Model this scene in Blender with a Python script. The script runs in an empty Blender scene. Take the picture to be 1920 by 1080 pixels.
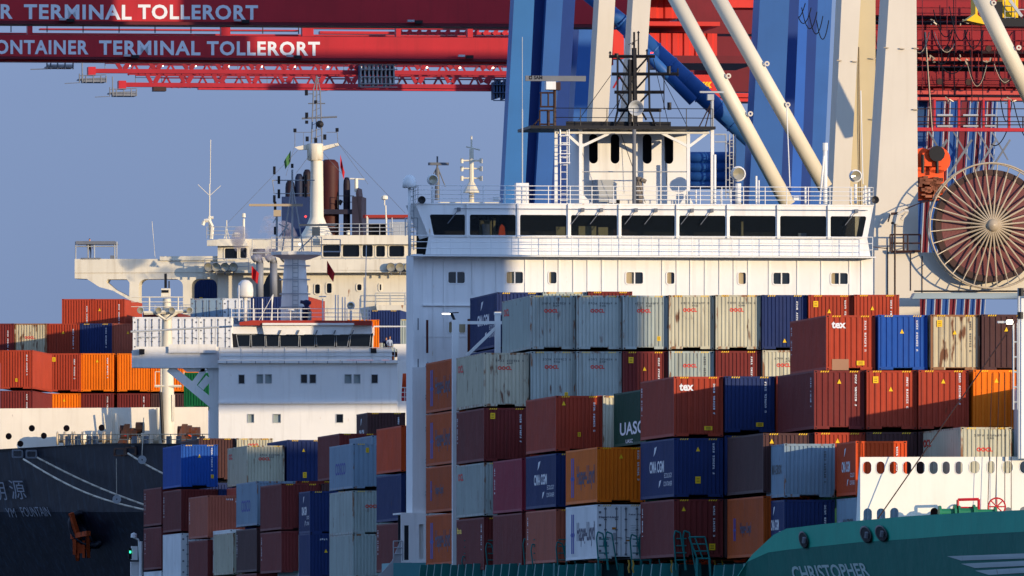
import bpy, math, random
from mathutils import Vector, Matrix, geometry
R = math.radians
S = bpy.context.scene
COL = S.collection
# ---------------------------------------------------------------- camera
FPX = 25000.0      # focal length in pixels of the 1920 px wide photograph
CAMZ, HZ = 9.0, 1270.0
cd = bpy.data.cameras.new('camera'); cam = bpy.data.objects.new('camera', cd); COL.objects.link(cam)
cam.location = (0, 0, CAMZ); cam.rotation_euler = (R(90), 0, 0)
cd.sensor_width = 36; cd.lens = FPX / 1920 * 36; cd.shift_y = (HZ - 540) / 1920
cd.clip_start = 5; cd.clip_end = 20000
S.camera = cam
# ---------------------------------------------------------------- light
TH = math.atan(3141 / 25000)            # heading of the moored ships
SUN_AZ, SUN_EL = 47.0, 6.4
w = bpy.data.worlds.new('World'); S.world = w; w.use_nodes = True
nt = w.node_tree; nt.nodes.clear()
sk = nt.nodes.new('ShaderNodeTexSky'); sk.sky_type = 'NISHITA'; sk.sun_disc = False
sk.sun_elevation = R(SUN_EL); sk.sun_rotation = R(180 - SUN_AZ)
sk.air_density = 1.3; sk.dust_density = 0.3; sk.ozone_density = 4.0
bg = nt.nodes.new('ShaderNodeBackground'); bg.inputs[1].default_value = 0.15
wo = nt.nodes.new('ShaderNodeOutputWorld')
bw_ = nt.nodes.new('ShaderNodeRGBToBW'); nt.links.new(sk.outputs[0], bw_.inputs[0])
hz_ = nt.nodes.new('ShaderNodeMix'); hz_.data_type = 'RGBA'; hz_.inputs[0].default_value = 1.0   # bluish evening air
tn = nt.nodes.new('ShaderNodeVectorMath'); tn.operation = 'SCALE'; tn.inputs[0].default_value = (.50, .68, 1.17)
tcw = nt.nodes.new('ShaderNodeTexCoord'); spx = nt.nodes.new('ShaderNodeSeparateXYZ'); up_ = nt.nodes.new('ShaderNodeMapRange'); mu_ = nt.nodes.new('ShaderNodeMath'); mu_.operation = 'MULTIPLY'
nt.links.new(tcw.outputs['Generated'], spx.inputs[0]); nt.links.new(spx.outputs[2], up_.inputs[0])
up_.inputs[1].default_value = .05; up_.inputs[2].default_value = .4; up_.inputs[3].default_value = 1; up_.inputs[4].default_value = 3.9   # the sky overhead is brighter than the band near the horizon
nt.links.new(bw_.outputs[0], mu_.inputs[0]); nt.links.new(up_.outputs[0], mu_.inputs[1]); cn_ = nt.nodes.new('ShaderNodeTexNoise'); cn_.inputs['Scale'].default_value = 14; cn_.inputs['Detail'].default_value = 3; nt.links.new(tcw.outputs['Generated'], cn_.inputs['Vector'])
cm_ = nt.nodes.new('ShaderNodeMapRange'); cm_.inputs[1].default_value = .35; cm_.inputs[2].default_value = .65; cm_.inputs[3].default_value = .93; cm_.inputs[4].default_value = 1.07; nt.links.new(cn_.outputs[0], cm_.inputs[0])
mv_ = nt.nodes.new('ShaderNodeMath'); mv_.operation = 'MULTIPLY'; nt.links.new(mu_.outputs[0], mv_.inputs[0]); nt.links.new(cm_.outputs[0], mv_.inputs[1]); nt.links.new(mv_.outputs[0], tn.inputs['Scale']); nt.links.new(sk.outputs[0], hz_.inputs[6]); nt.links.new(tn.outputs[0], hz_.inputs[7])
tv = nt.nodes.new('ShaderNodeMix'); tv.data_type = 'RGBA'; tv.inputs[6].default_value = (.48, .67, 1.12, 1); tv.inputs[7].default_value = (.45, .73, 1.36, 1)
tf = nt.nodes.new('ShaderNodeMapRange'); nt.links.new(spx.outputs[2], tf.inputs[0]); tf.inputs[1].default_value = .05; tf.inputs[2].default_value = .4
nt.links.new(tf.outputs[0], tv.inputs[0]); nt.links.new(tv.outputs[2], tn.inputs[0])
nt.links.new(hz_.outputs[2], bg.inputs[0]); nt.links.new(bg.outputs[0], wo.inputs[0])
sl = bpy.data.lights.new('sun', 'SUN'); sl.energy = 3.3; sl.angle = R(0.5); sl.color = (1, .78, .50)
so = bpy.data.objects.new('sun', sl); COL.objects.link(so)
sv = Vector((math.sin(R(SUN_AZ)), -math.cos(R(SUN_AZ)), math.tan(R(SUN_EL))))
so.rotation_euler = (-sv).to_track_quat('-Z', 'Y').to_euler(); so.location = (300, -300, 200)
S.view_settings.view_transform = 'Standard'; S.view_settings.look = 'None'
S.view_settings.exposure = 0.65; S.view_settings.gamma = 1
# ---------------------------------------------------------------- helpers
def P(px, py, Y): return Vector(((px - 960) * Y / FPX, Y, CAMZ + (HZ - py) * Y / FPX))
class Fr:
    """local frame of a thing: origin seen at pixel (px,py) at distance Y, turned by th about z"""
    def __init__(s, px, py, Y, th=TH):
        s.O = P(px, py, Y); s.th = th; s.c = math.cos(th); s.s = math.sin(th)
    def l(s, px, py, y=0.0):
        bx = s.O.x - s.s * y; by = s.O.y + s.c * y; k = (px - 960) / FPX
        u = (k * by - bx) / (s.c - k * s.s); Yw = by + u * s.s
        return Vector((u, y, CAMZ + (HZ - py) * Yw / FPX - s.O.z))
    def x(s, px, y=0.0): return s.l(px, 600, y).x
    def z(s, py, y=0.0, px=960): return s.l(px, py, y).z
def tag(o, label=None, cat=None, group=None, kind=None):
    if label: o['label'] = label
    if cat: o['category'] = cat
    if group: o['group'] = group
    if kind: o['kind'] = kind
    return o
def thing(name, label, cat, fr, group=None):
    o = bpy.data.objects.new(name, None); COL.objects.link(o)
    o.location = fr.O; o.rotation_euler = (0, 0, fr.th); o.empty_display_size = .5
    return tag(o, label, cat, group)
def link(name, me, mat, parent=None, loc=None):
    o = bpy.data.objects.new(name, me); COL.objects.link(o)
    if parent: o.parent = parent
    if loc is not None: o.location = loc
    if mat is not None:
        if len(me.materials) == 0: me.materials.append(mat)
        else:
            o.material_slots[0].link = 'OBJECT'; o.material_slots[0].material = mat
    return o
class MB:
    def __init__(s): s.v = []; s.f = []
    def add(s, vs, fs):
        n = len(s.v); s.v += [tuple(p) for p in vs]; s.f += [tuple(i + n for i in f) for f in fs]; return s
    def box(s, x0, x1, y0, y1, z0, z1):
        return s.add([(x0,y0,z0),(x1,y0,z0),(x1,y1,z0),(x0,y1,z0),(x0,y0,z1),(x1,y0,z1),(x1,y1,z1),(x0,y1,z1)],
                     [(0,3,2,1),(4,5,6,7),(0,1,5,4),(1,2,6,5),(2,3,7,6),(3,0,4,7)])
    def bar(s, a, b, w, h=None):
        h = h or w; a = Vector(a); b = Vector(b); d = (b - a).normalized()
        up = Vector((0, 0, 1)) if abs(d.z) < .95 else Vector((0, 1, 0))
        sx = d.cross(up).normalized() * (w / 2); sz = sx.cross(d).normalized() * (h / 2)
        vs = [p + i * sx + j * sz for p in (a, b) for i, j in ((-1,-1),(1,-1),(1,1),(-1,1))]
        return s.add(vs, [(0,3,2,1),(4,5,6,7),(0,1,5,4),(1,2,6,5),(2,3,7,6),(3,0,4,7)])
    def tube(s, a, b, r, r2=None, n=8, caps=True):
        r2 = r if r2 is None else r2; a = Vector(a); b = Vector(b); d = (b - a).normalized()
        up = Vector((0, 0, 1)) if abs(d.z) < .95 else Vector((0, 1, 0))
        x = d.cross(up).normalized(); y = x.cross(d)
        vs = [p + rr * (math.cos(t) * x + math.sin(t) * y) for p, rr in ((a, r), (b, r2)) for t in [2 * math.pi * i / n for i in range(n)]]
        fs = [(i, (i + 1) % n, n + (i + 1) % n, n + i) for i in range(n)]
        if caps: fs += [tuple(range(n))[::-1], tuple(range(n, 2 * n))]
        return s.add(vs, fs)
    def path(s, pts, r, n=5):
        for a, b in zip(pts, pts[1:]): s.tube(a, b, r, n=n)
        return s
    def lathe(s, prof, c=(0, 0, 0), axis='z', n=20):
        vs = []
        for r, h in prof:
            for i in range(n):
                t = 2 * math.pi * i / n; p = (r * math.cos(t), r * math.sin(t), h)
                if axis == 'y': p = (p[0], h, p[1])
                if axis == 'x': p = (h, p[0], p[1])
                vs.append((p[0] + c[0], p[1] + c[1], p[2] + c[2]))
        fs = [(k * n + i, k * n + (i + 1) % n, (k + 1) * n + (i + 1) % n, (k + 1) * n + i) for k in range(len(prof) - 1) for i in range(n)]
        return s.add(vs, fs)
    def prism(s, poly, y0, y1, holes=()):
        """polygon in (x,z) extruded from y0 to y1, with holes cut through"""
        loops = [[(p[0], p[1]) for p in poly]] + [[(p[0], p[1]) for p in h] for h in holes]
        tris = geometry.tessellate_polygon([[Vector((p[0], p[1], 0)) for p in L] for L in loops])
        flat = [p for L in loops for p in L]; n = len(flat)
        vs = [(p[0], y0, p[1]) for p in flat] + [(p[0], y1, p[1]) for p in flat]
        fs = []
        for t in tris:
            a, b, c = [flat[i] for i in t]
            ccw = (b[0]-a[0])*(c[1]-a[1]) - (b[1]-a[1])*(c[0]-a[0]) > 0
            t = tuple(t) if ccw else tuple(t)[::-1]
            fs.append(t); fs.append(tuple(i + n for i in t[::-1]))
        k = 0
        for L in loops:
            m = len(L)
            for i in range(m): fs.append((k + i, k + (i + 1) % m, n + k + (i + 1) % m, n + k + i))
            k += m
        return s.add(vs, fs)
    def ring(s, c, Rr, r, axis='y', n=40, m=6):
        vs = []
        for i in range(n):
            t = 2 * math.pi * i / n
            for j in range(m):
                q = 2 * math.pi * j / m; rr = Rr + r * math.cos(q); h = r * math.sin(q)
                p = (rr * math.cos(t), h, rr * math.sin(t)) if axis == 'y' else (rr * math.cos(t), rr * math.sin(t), h)
                vs.append((p[0] + c[0], p[1] + c[1], p[2] + c[2]))
        fs = [(i * m + j, ((i + 1) % n) * m + j, ((i + 1) % n) * m + (j + 1) % m, i * m + (j + 1) % m) for i in range(n) for j in range(m)]
        return s.add(vs, fs)
    def each(s, name, mat, parent=None, smooth=False):
        """one object per connected piece"""
        par = list(range(len(s.v)))
        def fd(i):
            while par[i] != i: par[i] = par[par[i]]; i = par[i]
            return i
        for f in s.f:
            for i in f[1:]: par[fd(i)] = fd(f[0])
        g = {}
        for f in s.f: g.setdefault(fd(f[0]), []).append(f)
        for fs in g.values():
            ids = sorted({i for f in fs for i in f}); mp_ = {i: k for k, i in enumerate(ids)}
            MB().add([s.v[i] for i in ids], [tuple(mp_[i] for i in f) for f in fs]).build(name, mat, parent, smooth)
    def mesh(s, name, smooth=False):
        me = bpy.data.meshes.new(name); me.from_pydata(s.v, [], s.f)
        if smooth:
            me.polygons.foreach_set('use_smooth', [True] * len(me.polygons))
        me.update(); return me
    def build(s, name, mat, parent=None, smooth=False, loc=None):
        return link(name, s.mesh(name, smooth), mat, parent, loc)
def rrect(x0, x1, z0, z1, r, n=4):
    r = min(r, abs(x1 - x0) / 2 - 1e-4, abs(z1 - z0) / 2 - 1e-4); out = []
    for cx, cz, a in ((x1 - r, z0 + r, -90), (x1 - r, z1 - r, 0), (x0 + r, z1 - r, 90), (x0 + r, z0 + r, 180)):
        for i in range(n + 1):
            t = R(a + 90 * i / n); out.append((cx + r * math.cos(t), cz + r * math.sin(t)))
    return out
def circ(cx, cz, r, n=20): return [(cx + r * math.cos(2 * math.pi * i / n), cz + r * math.sin(2 * math.pi * i / n)) for i in range(n)]
def rail(mb, pts, h, bars=3, r=.03, step=1.6, post=.035):
    """guard rail along a list of points"""
    for a, b in zip(pts, pts[1:]):
        a = Vector(a); b = Vector(b); n = max(1, round((b - a).length / step)); up = Vector((0, 0, h))
        for i in range(n + 1): mb.tube(a + (b - a) * i / n, a + (b - a) * i / n + up, post, n=5)
        for k in range(1, bars + 1): mb.tube(a + up * k / bars, b + up * k / bars, r, n=5)
    return mb
def ladder(mb, x0, x1, y, z0, z1, r=.03, step=.4):
    mb.tube((x0, y, z0), (x0, y, z1), r, n=5).tube((x1, y, z0), (x1, y, z1), r, n=5)
    for i in range(int((z1 - z0) / step)): mb.tube((x0, y, z0 + step * (i + .5)), (x1, y, z0 + step * (i + .5)), r * .8, n=4)
    return mb
# ---------------------------------------------------------------- materials
def lin(h):
    h = h.lstrip('#'); c = [int(h[i:i + 2], 16) / 255 for i in (0, 2, 4)]
    return tuple((x / 12.92 if x <= .04045 else ((x + .055) / 1.055) ** 2.4) for x in c) + (1,)
MATS = {}
def mat(key, hexc, rough=.5, metal=0, var=.12, rust=0, rusthex='5a2c14', scale=1.0, emit=None, spec=.25, streak=0, bump=0, streakhex='4a4038'):
    if key in MATS: return MATS[key]
    m = bpy.data.materials.new(key); m.use_nodes = True; MATS[key] = m
    n = m.node_tree.nodes; L = m.node_tree.links; b = n['Principled BSDF']
    b.inputs['Roughness'].default_value = rough; b.inputs['Metallic'].default_value = metal
    b.inputs['Specular IOR Level'].default_value = spec
    if emit:
        b.inputs['Emission Color'].default_value = lin(hexc); b.inputs['Emission Strength'].default_value = emit
    if not var and not rust and not streak:
        b.inputs['Base Color'].default_value = lin(hexc); return m
    tc = n.new('ShaderNodeTexCoord'); oi = n.new('ShaderNodeObjectInfo')
    ml = n.new('ShaderNodeMath'); ml.operation = 'MULTIPLY'; ml.inputs[1].default_value = 37
    L.new(oi.outputs['Random'], ml.inputs[0])
    va = n.new('ShaderNodeVectorMath'); va.operation = 'ADD'
    L.new(tc.outputs['Object'], va.inputs[0]); L.new(ml.outputs[0], va.inputs[1])
    def noise(sc, scl, det=4):
        mp = n.new('ShaderNodeMapping'); mp.inputs['Scale'].default_value = scl
        L.new(va.outputs[0], mp.inputs[0]); t = n.new('ShaderNodeTexNoise')
        t.inputs['Scale'].default_value = sc; t.inputs['Detail'].default_value = det
        L.new(mp.outputs[0], t.inputs['Vector']); return t.outputs['Fac']
    def mix(fac, a, c):
        x = n.new('ShaderNodeMix'); x.data_type = 'RGBA'; L.new(fac, x.inputs[0])
        if isinstance(a, tuple): x.inputs[6].default_value = a
        else: L.new(a, x.inputs[6])
        x.inputs[7].default_value = c; return x.outputs[2]
    def ramp(s, lo, hi, t=1.0):
        r = n.new('ShaderNodeMapRange'); L.new(s, r.inputs[0]); r.inputs[1].default_value = lo; r.inputs[2].default_value = hi
        r.inputs[4].default_value = t; return r.outputs[0]
    base = lin(hexc); dk = tuple(c * (1 - 2 * var) for c in base[:3]) + (1,)
    cur = mix(ramp(noise(.5 * scale, (1, 1, 1)), .3, .75), base, dk)
    hv = n.new('ShaderNodeHueSaturation'); L.new(cur, hv.inputs['Color'])
    mr = n.new('ShaderNodeMapRange'); L.new(oi.outputs['Random'], mr.inputs[0]); mr.inputs[3].default_value = 1 - var; mr.inputs[4].default_value = 1 + var
    L.new(mr.outputs[0], hv.inputs['Value']); cur = hv.outputs['Color']
    if streak: cur = mix(ramp(noise(3.2 * scale, (1, 1, .07)), .52, .8, streak), cur, lin(streakhex))
    if rust: cur = mix(ramp(noise(2.2 * scale, (1.3, 1.3, .35), 8), .74 - rust, .82 - rust, .9), cur, lin(rusthex))
    L.new(cur, b.inputs['Base Color'])
    if bump:
        bp = n.new('ShaderNodeBump'); bp.inputs['Strength'].default_value = bump; bp.inputs['Distance'].default_value = .08
        L.new(noise(.8, (1, 1, 1), 3), bp.inputs['Height']); L.new(bp.outputs[0], b.inputs['Normal'])
    return m
M = dict(
 white=mat('white_paint', 'dcdcd8', .45, var=.03, streak=.12, streakhex='8a8478'),
 wall=mat('superstructure_white', 'e2e1dc', .5, var=.04, streak=.3, streakhex='a09a90', bump=.3, rust=.03, rusthex='b89878'),
 cream=mat('aged_cream_paint', 'ded6c0', .55, var=.07, rust=.05, rusthex='8a5a30', streak=.35, streakhex='8f7a58', bump=.2),
 rusty=mat('rusty_white_steel', 'b8a888', .6, var=.12, rust=.2),
 black=mat('black_paint', '16161a', .5, var=.15), dark=mat('dark_gap', '0b0c10', .8, var=0),
 grey=mat('grey_steel', '6c7076', .5, var=.15), lgrey=mat('light_grey_steel', 'a8acae', .5, var=.1),
 red=mat('crane_red', 'b4202a', .5, var=.1, streak=.25, streakhex='5c1016'), blue=mat('crane_blue', '2a5a98', .5, var=.06, streak=.12, streakhex='1c3c6c'),
 navy=mat('crane_blue_shaded', '0e3474', .5, var=.06), beige=mat('crane_cream', 'c8c0b0', .55, var=.03, streak=.1, streakhex='a09070'),  # navy stands in for the shaded sides of the blue legs
 teal=mat('hull_teal', '0c6a68', .45, var=.06, streak=.15, streakhex='0a3c40'), hull2=mat('teal_deck_fittings', '17706c', .5, var=.15, rust=.05),
 yellow=mat('label_yellow', 'e0b414', .5, var=0), orange=mat('crane_orange', 'e0501a', .5, var=.1, rust=.06),
 brown=mat('dark_brown_steel', '3c2620', .6, var=.2), glass=mat('window_glass_dark', '0c1116', .08, var=0, spec=.35),
 redtrim=mat('roof_red', '9c3426', .5, var=.1), rope=mat('rope_pale', 'd8ccb8', .8, var=.15), flagred=mat('flag_red', 'b01820', .7, var=.1),
 wtxt=mat('lettering_white', 'd4d6d8', .5, var=0), nhull=mat('hull_near_black', '101626', .45, spec=.3, var=.2, streak=.6, streakhex='2e4456', bump=.5),
 anchor=mat('anchor_rust', 'a8441a', .8, var=.2, rust=.15), funnel=mat('funnel_oxide', '4c1c14', .6, var=.25, streak=.4, streakhex='18100e'),
 lamp=mat('lamp_glow', 'fff0d8', emit=3, var=0), glamp=mat('lamp_green', '28e090', emit=3, var=0), rlamp=mat('lamp_red', 'f03028', emit=3, var=0),
 steel=mat('bare_steel', 'b4a48a', .35, var=.1), pink=mat('wound_cable_pink', '70403f', .6, var=.06), skin=mat('skin', 'b07c5c', .6, var=0),
 lens=mat('lamp_lens', '8c8468', .1, var=0, spec=.9), wood=mat('cabinet_cream', 'b8a878', .6, var=.1), fgold=mat('flag_green', '3c6a3c', .7, var=.1),
)
# ---------------------------------------------------------------- lettering
TC = {}
def tmesh(body, bold=0.0, sp=1.0):
    k = (body, bold, sp)
    if k in TC: return TC[k]
    c = bpy.data.curves.new('t', 'FONT'); c.body = body; c.space_character = sp; c.offset = bold; c.resolution_u = 3; c.fill_mode = 'FRONT'
    o = bpy.data.objects.new('t', c); COL.objects.link(o); bpy.context.view_layer.update()
    me = bpy.data.meshes.new_from_object(o.evaluated_get(bpy.context.evaluated_depsgraph_get()))
    vs = [v.co.copy() for v in me.vertices]; fs = [tuple(p.vertices) for p in me.polygons]
    bpy.data.objects.remove(o); bpy.data.curves.remove(c)
    x0 = min(v.x for v in vs); x1 = max(v.x for v in vs); y0 = min(v.y for v in vs); y1 = max(v.y for v in vs)
    TC[k] = ([((v.x - x0) / (x1 - x0), (v.y - y0) / (y1 - y0)) for v in vs], fs); return TC[k]
def text(body, fn, mat, parent, bold=0.012, name='lettering', sp=1.0):
    """fn maps (0..1, 0..1) across the line of text to a local point"""
    vs, fs = tmesh(body, bold, sp); mb = MB().add([fn(a, b) for a, b in vs], fs)
    return mb.build(name, mat, parent)
def flat(x0, x1, z0, z1, y): return lambda a, b: (x0 + (x1 - x0) * a, y, z0 + (z1 - z0) * b)
def side(y0, y1, z0, z1, x): return lambda a, b: (x, y0 + (y1 - y0) * a, z0 + (z1 - z0) * b)
# ================================================================ containers
TH2 = -math.atan(.084)                  # heading of the far left ship
W = 2.438
PAINT = {k: dict(zip(('hex', 'rust', 'streak', 'word'), v)) for k, v in dict(
 maroon=('6e2a26', .02, .15, 'maroon'), red=('a03c26', .03, .15, 'red-brown'), bright=('c84a1c', .02, .1, 'bright orange-red'),
 orange=('e2700e', .0, .1, 'orange'), hapag=('b24e14', .02, .15, 'dull orange'), blue=('1e4e9c', .02, .15, 'bright blue'),
 navy=('20305c', .01, .1, 'dark blue'), cream=('b8b49c', .08, .35, 'weathered cream'), lgrey=('a2aca4', .06, .3, 'pale grey'),
 steel=('7e94a4', .05, .2, 'grey-blue'), white=('dcdedc', .0, .08, 'white'), teal=('063e2a', .01, .1, 'dark green'),
 brown=('4c3230', .03, .2, 'dark brown'), pinkr=('8c2c3c', .02, .1, 'dark pink'), salmon=('a85a44', .05, .2, 'faded salmon'),
 green=('0c5a34', .01, .1, 'deep green'), rcream=('c0b494', .16, .5, 'rust-edged cream')).items()}
for k, v in PAINT.items():
    PAINT[k]['mat'] = mat('container_' + k, v['hex'], .6, spec=.15, var=.09, rust=v['rust'] + .025, streak=min(.6, v['streak'] * 1.7), streakhex='3c3430' if k not in ('cream', 'lgrey', 'white', 'rcream', 'steel') else '6e6454', bump=.8)
CM = {}
RUSTF = {k: mat('frame_rusty_' + k, PAINT[k]['hex'], .6, var=.1, rust=v, rusthex='7a4a24', streak=.5, streakhex='6a4a30', scale=1.6) for k, v in (('cream', .24), ('lgrey', .2), ('rcream', .4), ('steel', .16))}
def wave(x0, x1, p, d):
    """trapezoid corrugation profile from x0 to x1"""
    n = max(1, round((x1 - x0) / p)); p = (x1 - x0) / n; out = []
    for i in range(n):
        a = x0 + i * p; out += [(a, d), (a + p * .14, 0), (a + p * .56, 0), (a + p * .70, d)]
    out.append((x1, d)); return out
def cmesh(L, h, kind):
    k = (L, round(h, 2), kind)
    if k in CM: return CM[k]
    h = round(h, 2); d = {}
    f = MB(); t = .1
    for x0 in (0, W - t):
        for y0 in (0, L - t): f.box(x0, x0 + t, y0, y0 + t, .1, h - .1)
    for y0 in (0, L - t): f.box(t, W - t, y0 + .004, y0 + t - .004, h - .11, h - .006)
    f.box(t, .74, .004, t, .02, .16); f.box(W - .74, W - t, .004, t, .02, .16); f.box(t, W - t, L - t, L - .004, .02, .16)
    f.box(.74, W - .74, .05, t, .11, .16)
    for x0 in (0.004, W - .07): f.box(x0, x0 + .066, t, L - t, h - .09, h - .006); f.box(x0, x0 + .066, t, L - t, .03, .17)
    for x0 in (-.004, W - .166):
        for y0 in (-.004, L - .166):
            for z0 in (0, h - .12): f.box(x0, x0 + .17, y0, y0 + .17, z0, z0 + .12)
    nf_ = len(f.f)
    for x0 in (.05, W - .13):
        for z0 in (.03, h - .09): f.box(x0, x0 + .08, -.012, -.005, z0, z0 + .06)
    d['frame'] = f.mesh('frame'); d['frame'].materials.append(None); d['frame'].materials.append(M['dark'])
    for p in d['frame'].polygons: p.material_index = 1 if p.index >= nf_ else 0
    def sheet(prof, z0, z1, horiz):
        mb = MB(); n = len(prof)
        vs = [((a, b, z0) if horiz else (b, a, z0)) for a, b in prof] + [((a, b, z1) if horiz else (b, a, z1)) for a, b in prof]
        return mb.add(vs, [(i, i + 1, n + i + 1, n + i) for i in range(n - 1)])
    if kind == 'doors':
        e = MB(); c = W / 2
        e.box(.1, c - .012, .02, .06, .16, h - .11).box(c + .012, W - .1, .02, .06, .16, h - .11)
        rods = MB(); hg = MB()
        for x in (.42, .98, W - .98, W - .42):
            rods.tube((x, -.02, .18), (x, -.02, h - .13), .022, n=6)
            for z in (.24, .8, h / 2 + .1, h - .75, h - .22): rods.box(x - .06, x + .06, -.03, .02, z - .035, z + .035)
            rods.bar((x, -.04, 1.1), (x + .28, -.04, 1.05), .03)
        for x in (.09, W - .2):
            for k2 in range(4): hg.box(x, x + .12, -.005, .02, .35 + k2 * (h - .8) / 3, .46 + k2 * (h - .8) / 3)
        gk = MB().box(c - .012, c + .012, .04, .05, .16, h - .11)
        d['doors'] = e.mesh('door_panels'); d['rods'] = rods.mesh('lock_rods'); d['hinges'] = hg.mesh('hinges'); d['gasket'] = gk.mesh('door_seal')
        d['end'] = sheet([(.1, .03), (W - .1, .03)], .16, h - .1, True).mesh('end_wall')
    else:
        d['end'] = sheet(wave(.1, W - .1, .205 if kind == 'n' else .27, .045), .15, h - .1, True).mesh('end_wall')
    d['side'] = sheet(wave(.1, L - .1, .29, .036), .16, h - .085, False).mesh('side_wall')
    d['roof'] = MB().box(.06, W - .06, .06, L - .06, h - .05, h - .02).mesh('roof')
    d['floor'] = MB().box(.06, W - .06, .3, L - .06, .12, .155).mesh('underframe')
    CM[k] = d; return d
def container(Y, px, yt, yb, paint, label, deco='', L=12.19, th=TH, group='shipping containers stacked on the near ship', kind='n', minh=2.56):
    fr = Fr(px, yb, Y, th); h0 = fr.z(yt, 0, px) - .05; h = round(max(h0, minh), 2)
    r = thing('shipping_container', label, 'container', fr, group); m = PAINT[paint]['mat']; d = cmesh(L, h, kind)
    r.location.z += .03 + h0 - h
    link('frame', d['frame'], RUSTF.get(paint, m), r)
    if kind == 'doors':
        for nm, k2, mm in (('door_panels', 'doors', m), ('lock_rods', 'rods', M['grey']), ('hinges', 'hinges', M['grey']), ('door_seal', 'gasket', M['dark'])): link(nm, d[k2], mm, r)
    else: link('end_wall', d['end'], m, r)
    e = link('end_wall', d['end'], m, r); e.location = (W, L, 0); e.rotation_euler = (0, 0, math.pi)
    link('side_wall', d['side'], m, r)
    e = link('side_wall', d['side'], m, r); e.location = (W, L, 0); e.rotation_euler = (0, 0, math.pi)
    link('roof', d['roof'], m, r); link('underframe', d['floor'], M['dark'], r)
    decorate(r, L, h, deco, paint); return r
rnd = random.Random(5)
LT = {}
def litm(key, hexc): return mat('lettering_' + key, hexc, .6, var=0)
def marks_mesh(n, cw, ch, gap, vertical, seed):
    """a row of small block characters too small to read"""
    q = random.Random(seed); mb = MB()
    for i in range(n):
        if i in (4, n - 2): continue
        o = -i * (ch + gap) if vertical else i * (cw + gap)
        x0, z1 = (0, o) if vertical else (o, 0)
        t = min(cw, ch) * .3
        segs = [(0, 0, cw, t), (0, ch - t, cw, ch), (0, 0, t, ch), (cw - t, 0, cw, ch), (0, ch / 2 - t / 2, cw, ch / 2 + t / 2)]
        for sg in q.sample(segs, 3): mb.add([(x0 + sg[0], 0, z1 - ch + sg[1]), (x0 + sg[2], 0, z1 - ch + sg[1]), (x0 + sg[2], 0, z1 - ch + sg[3]), (x0 + sg[0], 0, z1 - ch + sg[3])], [(0, 1, 2, 3)])
    return mb
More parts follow.
